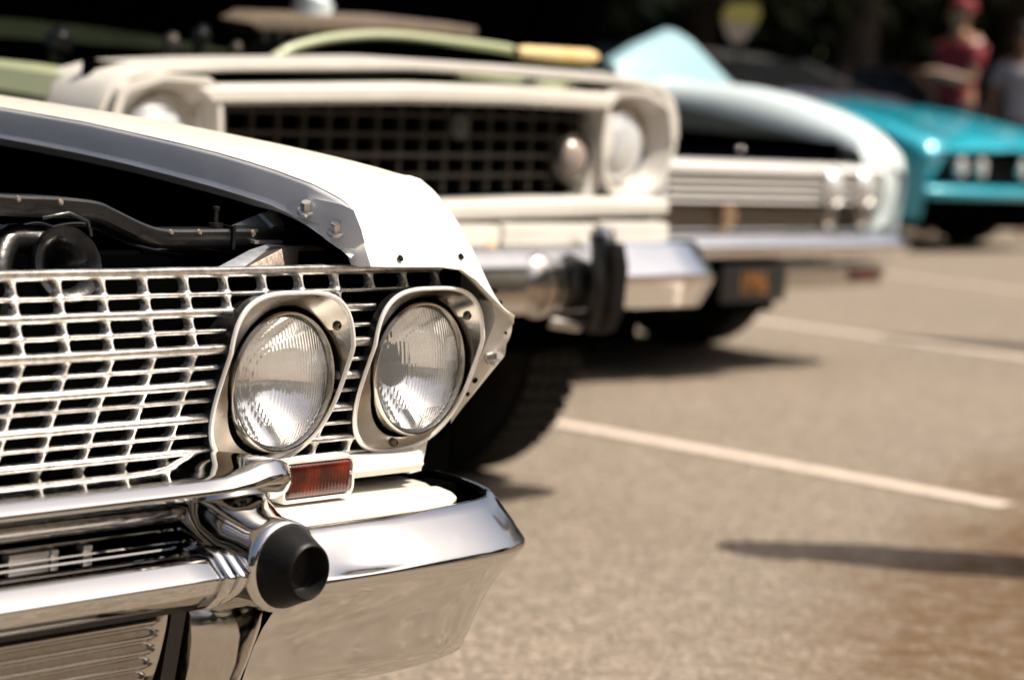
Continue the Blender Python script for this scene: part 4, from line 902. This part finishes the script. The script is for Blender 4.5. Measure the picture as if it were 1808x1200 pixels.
# ================================================================== people
def atD(px, py, D): return EYE+ray(px, py)*(D/FPX)
def skin_mesh(name, joints, edges, mt, parent, sub=2):
    """one continuous surface grown on a skeleton; joints: (x, y, z, radius)"""
    base = OFF[parent.name]; me = bpy.data.meshes.new(name); me.from_pydata([Vector(j[:3])-base for j in joints], edges, [])
    o = bpy.data.objects.new('tmp', me); C.objects.link(o)
    md = o.modifiers.new('s', 'SKIN'); md.use_smooth_shade = True
    for i, j in enumerate(joints):
        sv = me.skin_vertices[0].data[i]; r = j[3] if isinstance(j[3], tuple) else (j[3], j[3]); sv.radius = r; sv.use_root = (i == 0)
    ss = o.modifiers.new('d', 'SUBSURF'); ss.levels = sub; ss.render_levels = sub
    bpy.context.view_layer.update()
    m2 = bpy.data.meshes.new_from_object(o.evaluated_get(bpy.context.evaluated_depsgraph_get())); bpy.data.objects.remove(o)
    m2.materials.clear(); m2.materials.append(mt); m2.name = name
    r = bpy.data.objects.new(name, m2); C.objects.link(r); r.parent = parent; OFF[r.name] = base; return r
def person(label, base, face, h, shirt, trousers, arm='down', group=None):
    t = thing('person', label, 'person', base, group); k = h/1.75; f = Vector((math.cos(face), math.sin(face), 0)); s = Vector((-f.y, f.x, 0))
    def J(fw, sd, z, r): p = Vector(base)+f*fw*k+s*sd*k; return (p.x, p.y, base[2]+z*k, r*k if not isinstance(r, tuple) else (r[0]*k, r[1]*k))
    j = [J(0, 0, .95, .125), J(0, 0, 1.12, .12), J(.01, 0, 1.30, .135), J(0, 0, 1.44, .09), J(.01, 0, 1.50, .055), J(.02, 0, 1.56, .065), J(.03, 0, 1.64, .095), J(.02, 0, 1.71, .07)]
    e = [(i, i+1) for i in range(7)]
    for sd in (-1, 1):
        n = len(j)
        if arm == 'bent' and sd == 1: arms = [J(0, .18*sd, 1.40, .06), J(.03, .25*sd, 1.14, .045), J(.24, .20*sd, 1.18, .036), J(.32, .17*sd, 1.20, .034)]
        else: arms = [J(0, .18*sd, 1.40, .06), J(-.01, .24*sd, 1.14, .045), J(.04, .26*sd, .90, .034), J(.06, .26*sd, .83, .035)]
        j += arms; e += [(3, n), (n, n+1), (n+1, n+2), (n+2, n+3)]
        hb = j[n+3]; m_ = len(j)
        for q in range(5):
            dx = (q-2)*.016; p = Vector(hb[:3]); dirn = f*.05 if (arm == 'bent' and sd == 1) else Vector((0, 0, -.06))+f*.015
            L_ = (.6, .95, 1.05, 1.0, .8)[q]; a = p+s*dx*.6+dirn*.4; b2 = p+s*dx+dirn*1.0*L_; c2 = p+s*dx*1.05+dirn*1.6*L_+f*.012
            j += [(*b2, .010*k), (*c2, .008*k)]; e += [(n+3, m_+2*q), (m_+2*q, m_+2*q+1)]
        n = len(j); j += [J(0, .09*sd, .90, .10), J(.02, .10*sd, .50, .06), J(-.02, .11*sd, .10, .04), J(.06, .12*sd, .04, .04), J(.15, .13*sd, .03, .03)]
        e += [(0, n), (n, n+1), (n+1, n+2), (n+2, n+3), (n+3, n+4)]
    b = skin_mesh('body', j, e, SKIN, t)
    cl = [J(0, 0, 1.12, .150), J(0, 0, .93, .155), J(.01, 0, 1.30, .160), J(0, 0, 1.43, .105)]
    ce = [(0, 1), (0, 2), (2, 3)]
    for sd in (-1, 1):
        n = len(cl); cl += [J(0, .18*sd, 1.40, .080), J(.0, .225*sd, 1.22, .072)]; ce += [(3, n), (n, n+1)]
    skin_mesh('shirt', cl, ce, shirt, t)
    tl = [J(0, 0, .96, .145)]; te = []
    for sd in (-1, 1):
        n = len(tl); tl += [J(0, .09*sd, .88, .118), J(.02, .10*sd, .50, .082), J(-.02, .11*sd, .10, .065)]; te += [(0, n), (n, n+1), (n+1, n+2)]
    skin_mesh('trousers', tl, te, trousers, t)
    hd = Vector(J(.01, 0, 1.675, 0)[:3]); V, F = lathe(hd, (-.25*f.x, -.25*f.y, 1), [(-.02, .098*k), (.03, .102*k), (.07, .085*k), (.095, .045*k), (.105, .001)], 20); mk('hair', V, F, HAIR, t, 60)
    fc = Vector(J(.115, 0, 1.62, 0)[:3])
    V, F = lathe(fc, (f.x, f.y, -.35), [(-.03, .018*k), (0, .014*k), (.018, .008*k), (.022, .001)], 10); mk('nose', V, F, SKIN, t, 50)
    for sd in (-1, 1):
        V, F = lathe(Vector(J(.10, .035*sd, 1.645, 0)[:3]), (f.x, f.y, 0), [(-.01, .014*k), (.004, .010*k), (.007, .001)], 10); mk('eye', V, F, HOLE, t, 50)
        V, F = lathe(Vector(J(.02, .092*sd, 1.63, 0)[:3]), (s.x*sd, s.y*sd, 0), [(-.01, .03*k), (.008, .026*k), (.012, .01*k), (.01, .001)], 12); mk('ear', V, F, SKIN, t, 50)
    V, F = tube([Vector(J(.112, -.03, 1.588, 0)[:3]), Vector(J(.120, 0, 1.586, 0)[:3]), Vector(J(.112, .03, 1.588, 0)[:3])], .006, 6); mk('mouth', V, F, mat('lips', (.35, .12, .10), .5), t, 50)
    return t
DENIM = mat('dark_denim', (.03, .035, .05), .85, noise=(60, .4, (.05, .055, .07)))
RED = mat('shaded_red_cloth', (.17, .004, .012), .75, noise=(10, .5, (.10, .003, .008)))  # red darkened in the colour itself, in place of tree shade
OFFW = mat('shaded_white_cloth', (.24, .22, .25), .8, noise=(10, .4, (.3, .28, .3)))  # white shirt cloth greyed down to stand in for shade under the trees
p = atD(1690, 150, 19.6); rp = person('person in red shirt and dark trousers standing beyond the teal coupe', (p.x, p.y, 0), math.radians(150), 1.93, RED, DENIM, 'bent')
for ch in list(rp.children):
    if ch.name.startswith('hair'): ch.name = 'cap'; ch.data.materials[0] = RED
p = atD(1806, 150, 20.5); person('person in white shirt standing at the right edge behind the row', (p.x, p.y, 0), math.radians(200), 1.78, OFFW, DENIM)
person('person in grey shirt standing in the aisle, casting the shadow on the asphalt', (5.26, 2.07, 0), math.radians(41), 1.74, mat('grey_cloth', (.2, .2, .22), .8), DENIM)

person('person in blue shirt out in the aisle before the teal coupe, right of the view', (10.05, 4.52, 0), math.radians(41), 1.72, mat('blue_cloth', (.06, .09, .2), .8), DENIM)

# ================================================================== trees round the lot
def leaf_cloud(n, cx, cy, cz, rx, ry, rz, size, seed, clumps=26):
    R = random.Random(seed); V, F = [], []
    cl = []
    for _ in range(clumps):
        a, u, q = R.uniform(0, 2*math.pi), R.uniform(-1, 1), R.uniform(.25, 1)**.5; w = math.sqrt(1-u*u)
        cl.append((cx+rx*.85*q*w*math.cos(a), cy+ry*.85*q*w*math.sin(a), cz+rz*.85*q*u, R.uniform(.22, .42)))
    for _ in range(n):
        c = R.choice(cl); g = [R.gauss(0, .5) for _ in range(3)]
        p = Vector((c[0]+g[0]*rx*c[3], c[1]+g[1]*ry*c[3], c[2]+g[2]*rz*c[3]))
        d = Vector((R.gauss(0, 1), R.gauss(0, 1), R.gauss(0, .6))).normalized(); u = d.orthogonal().normalized(); w = d.cross(u); s_ = size*R.uniform(.6, 1.3)
        o = len(V); V += [p-u*s_, p+w*s_*.45+d*s_*.15, p+u*s_, p-w*s_*.45+d*s_*.15]; F.append((o, o+1, o+2, o+3))
    return V, F
TREE_MESH = {}
def tree(base, h, label, kind, rot, group='trees round the parking lot'):
    t = thing('tree', label, 'tree', base, group)
    if kind not in TREE_MESH:
        R = random.Random(kind*13+5); tr = []
        trunk = [Vector((0, 0, -.1)), Vector((.08, .03, 1.2)), Vector((.02, -.05, 2.6)), Vector((.1, .02, 4.2)), Vector((.05, .06, 6.0))]
        tr.append(tube(smoothp(trunk, 14), [.26-.017*i for i in range(14)], 10))
        for q in range(9):
            z = 1.9+q*.42; a = q*2.4+R.uniform(-.3, .3); L_ = R.uniform(1.4, 2.6)
            a0 = Vector((.05, 0, z)); b0 = a0+Vector((math.cos(a)*L_*.5, math.sin(a)*L_*.5, L_*.22)); c0 = a0+Vector((math.cos(a)*L_, math.sin(a)*L_, L_*.6))
            tr.append(tube(smoothp([a0, b0, c0], 8), [.10-.011*i for i in range(8)], 7))
        V, F = join(*tr); me = bpy.data.meshes.new('trunk'); me.from_pydata(V, [], F); me.materials.append(BARK); me.shade_smooth()
        V, F = leaf_cloud(9000, 0, 0, 5.0, 3.4, 3.4, 2.9, .20, kind); ml = bpy.data.meshes.new('crown'); ml.from_pydata(V, [], F); ml.materials.append(LEAF)
        TREE_MESH[kind] = (me, ml)
    for nm, me in zip(('trunk', 'crown'), TREE_MESH[kind]):
        o = bpy.data.objects.new(nm, me); C.objects.link(o); o.parent = t
    t.rotation_euler = (0, 0, rot); t.scale = (h/8,)*3
    return t
R = random.Random(3)
far_label = 'dark leafy tree standing in shade beyond the row of cars'
for i, (px, D) in enumerate(((150, 24), (520, 26), (900, 23), (1220, 27), (1520, 24), (1800, 28), (2150, 26), (2500, 30), (-250, 27), (-650, 25), (700, 33), (1370, 34), (1000, 40), (1700, 37))):
    p = atD(px, 150, D); tree((p.x, p.y, 0), R.uniform(7.6, 9.6), far_label, i % 3, R.uniform(0, 6.28))
for i in range(11):
    a = math.radians(195+i*15+R.uniform(-5, 5)); d = R.uniform(19, 23)
    tree((2+math.cos(a)*d, 1+math.sin(a)*d, 0), R.uniform(7, 9.5), 'tree across the lot, facing the fronts of the cars', i % 3, R.uniform(0, 6.28), 'trees across the lot')
# shaded undergrowth below the far trees
V, F = [], []
parts = []
for i in range(16):
    p = atD(-700+i*230, 150, 31+R.uniform(-1.5, 2)); parts.append(leaf_cloud(2600, p.x, p.y, 1.25, 2.6, 2.6, 1.5, .16, 40+i, 16))
V, F = join(*parts)
me = bpy.data.meshes.new('undergrowth'); me.from_pydata(V, [], F); me.materials.append(LEAF); o = bpy.data.objects.new('undergrowth', me); C.objects.link(o)
o['kind'] = 'stuff'; o['label'] = 'dark undergrowth below the trees behind the cars'; o['category'] = 'undergrowth'
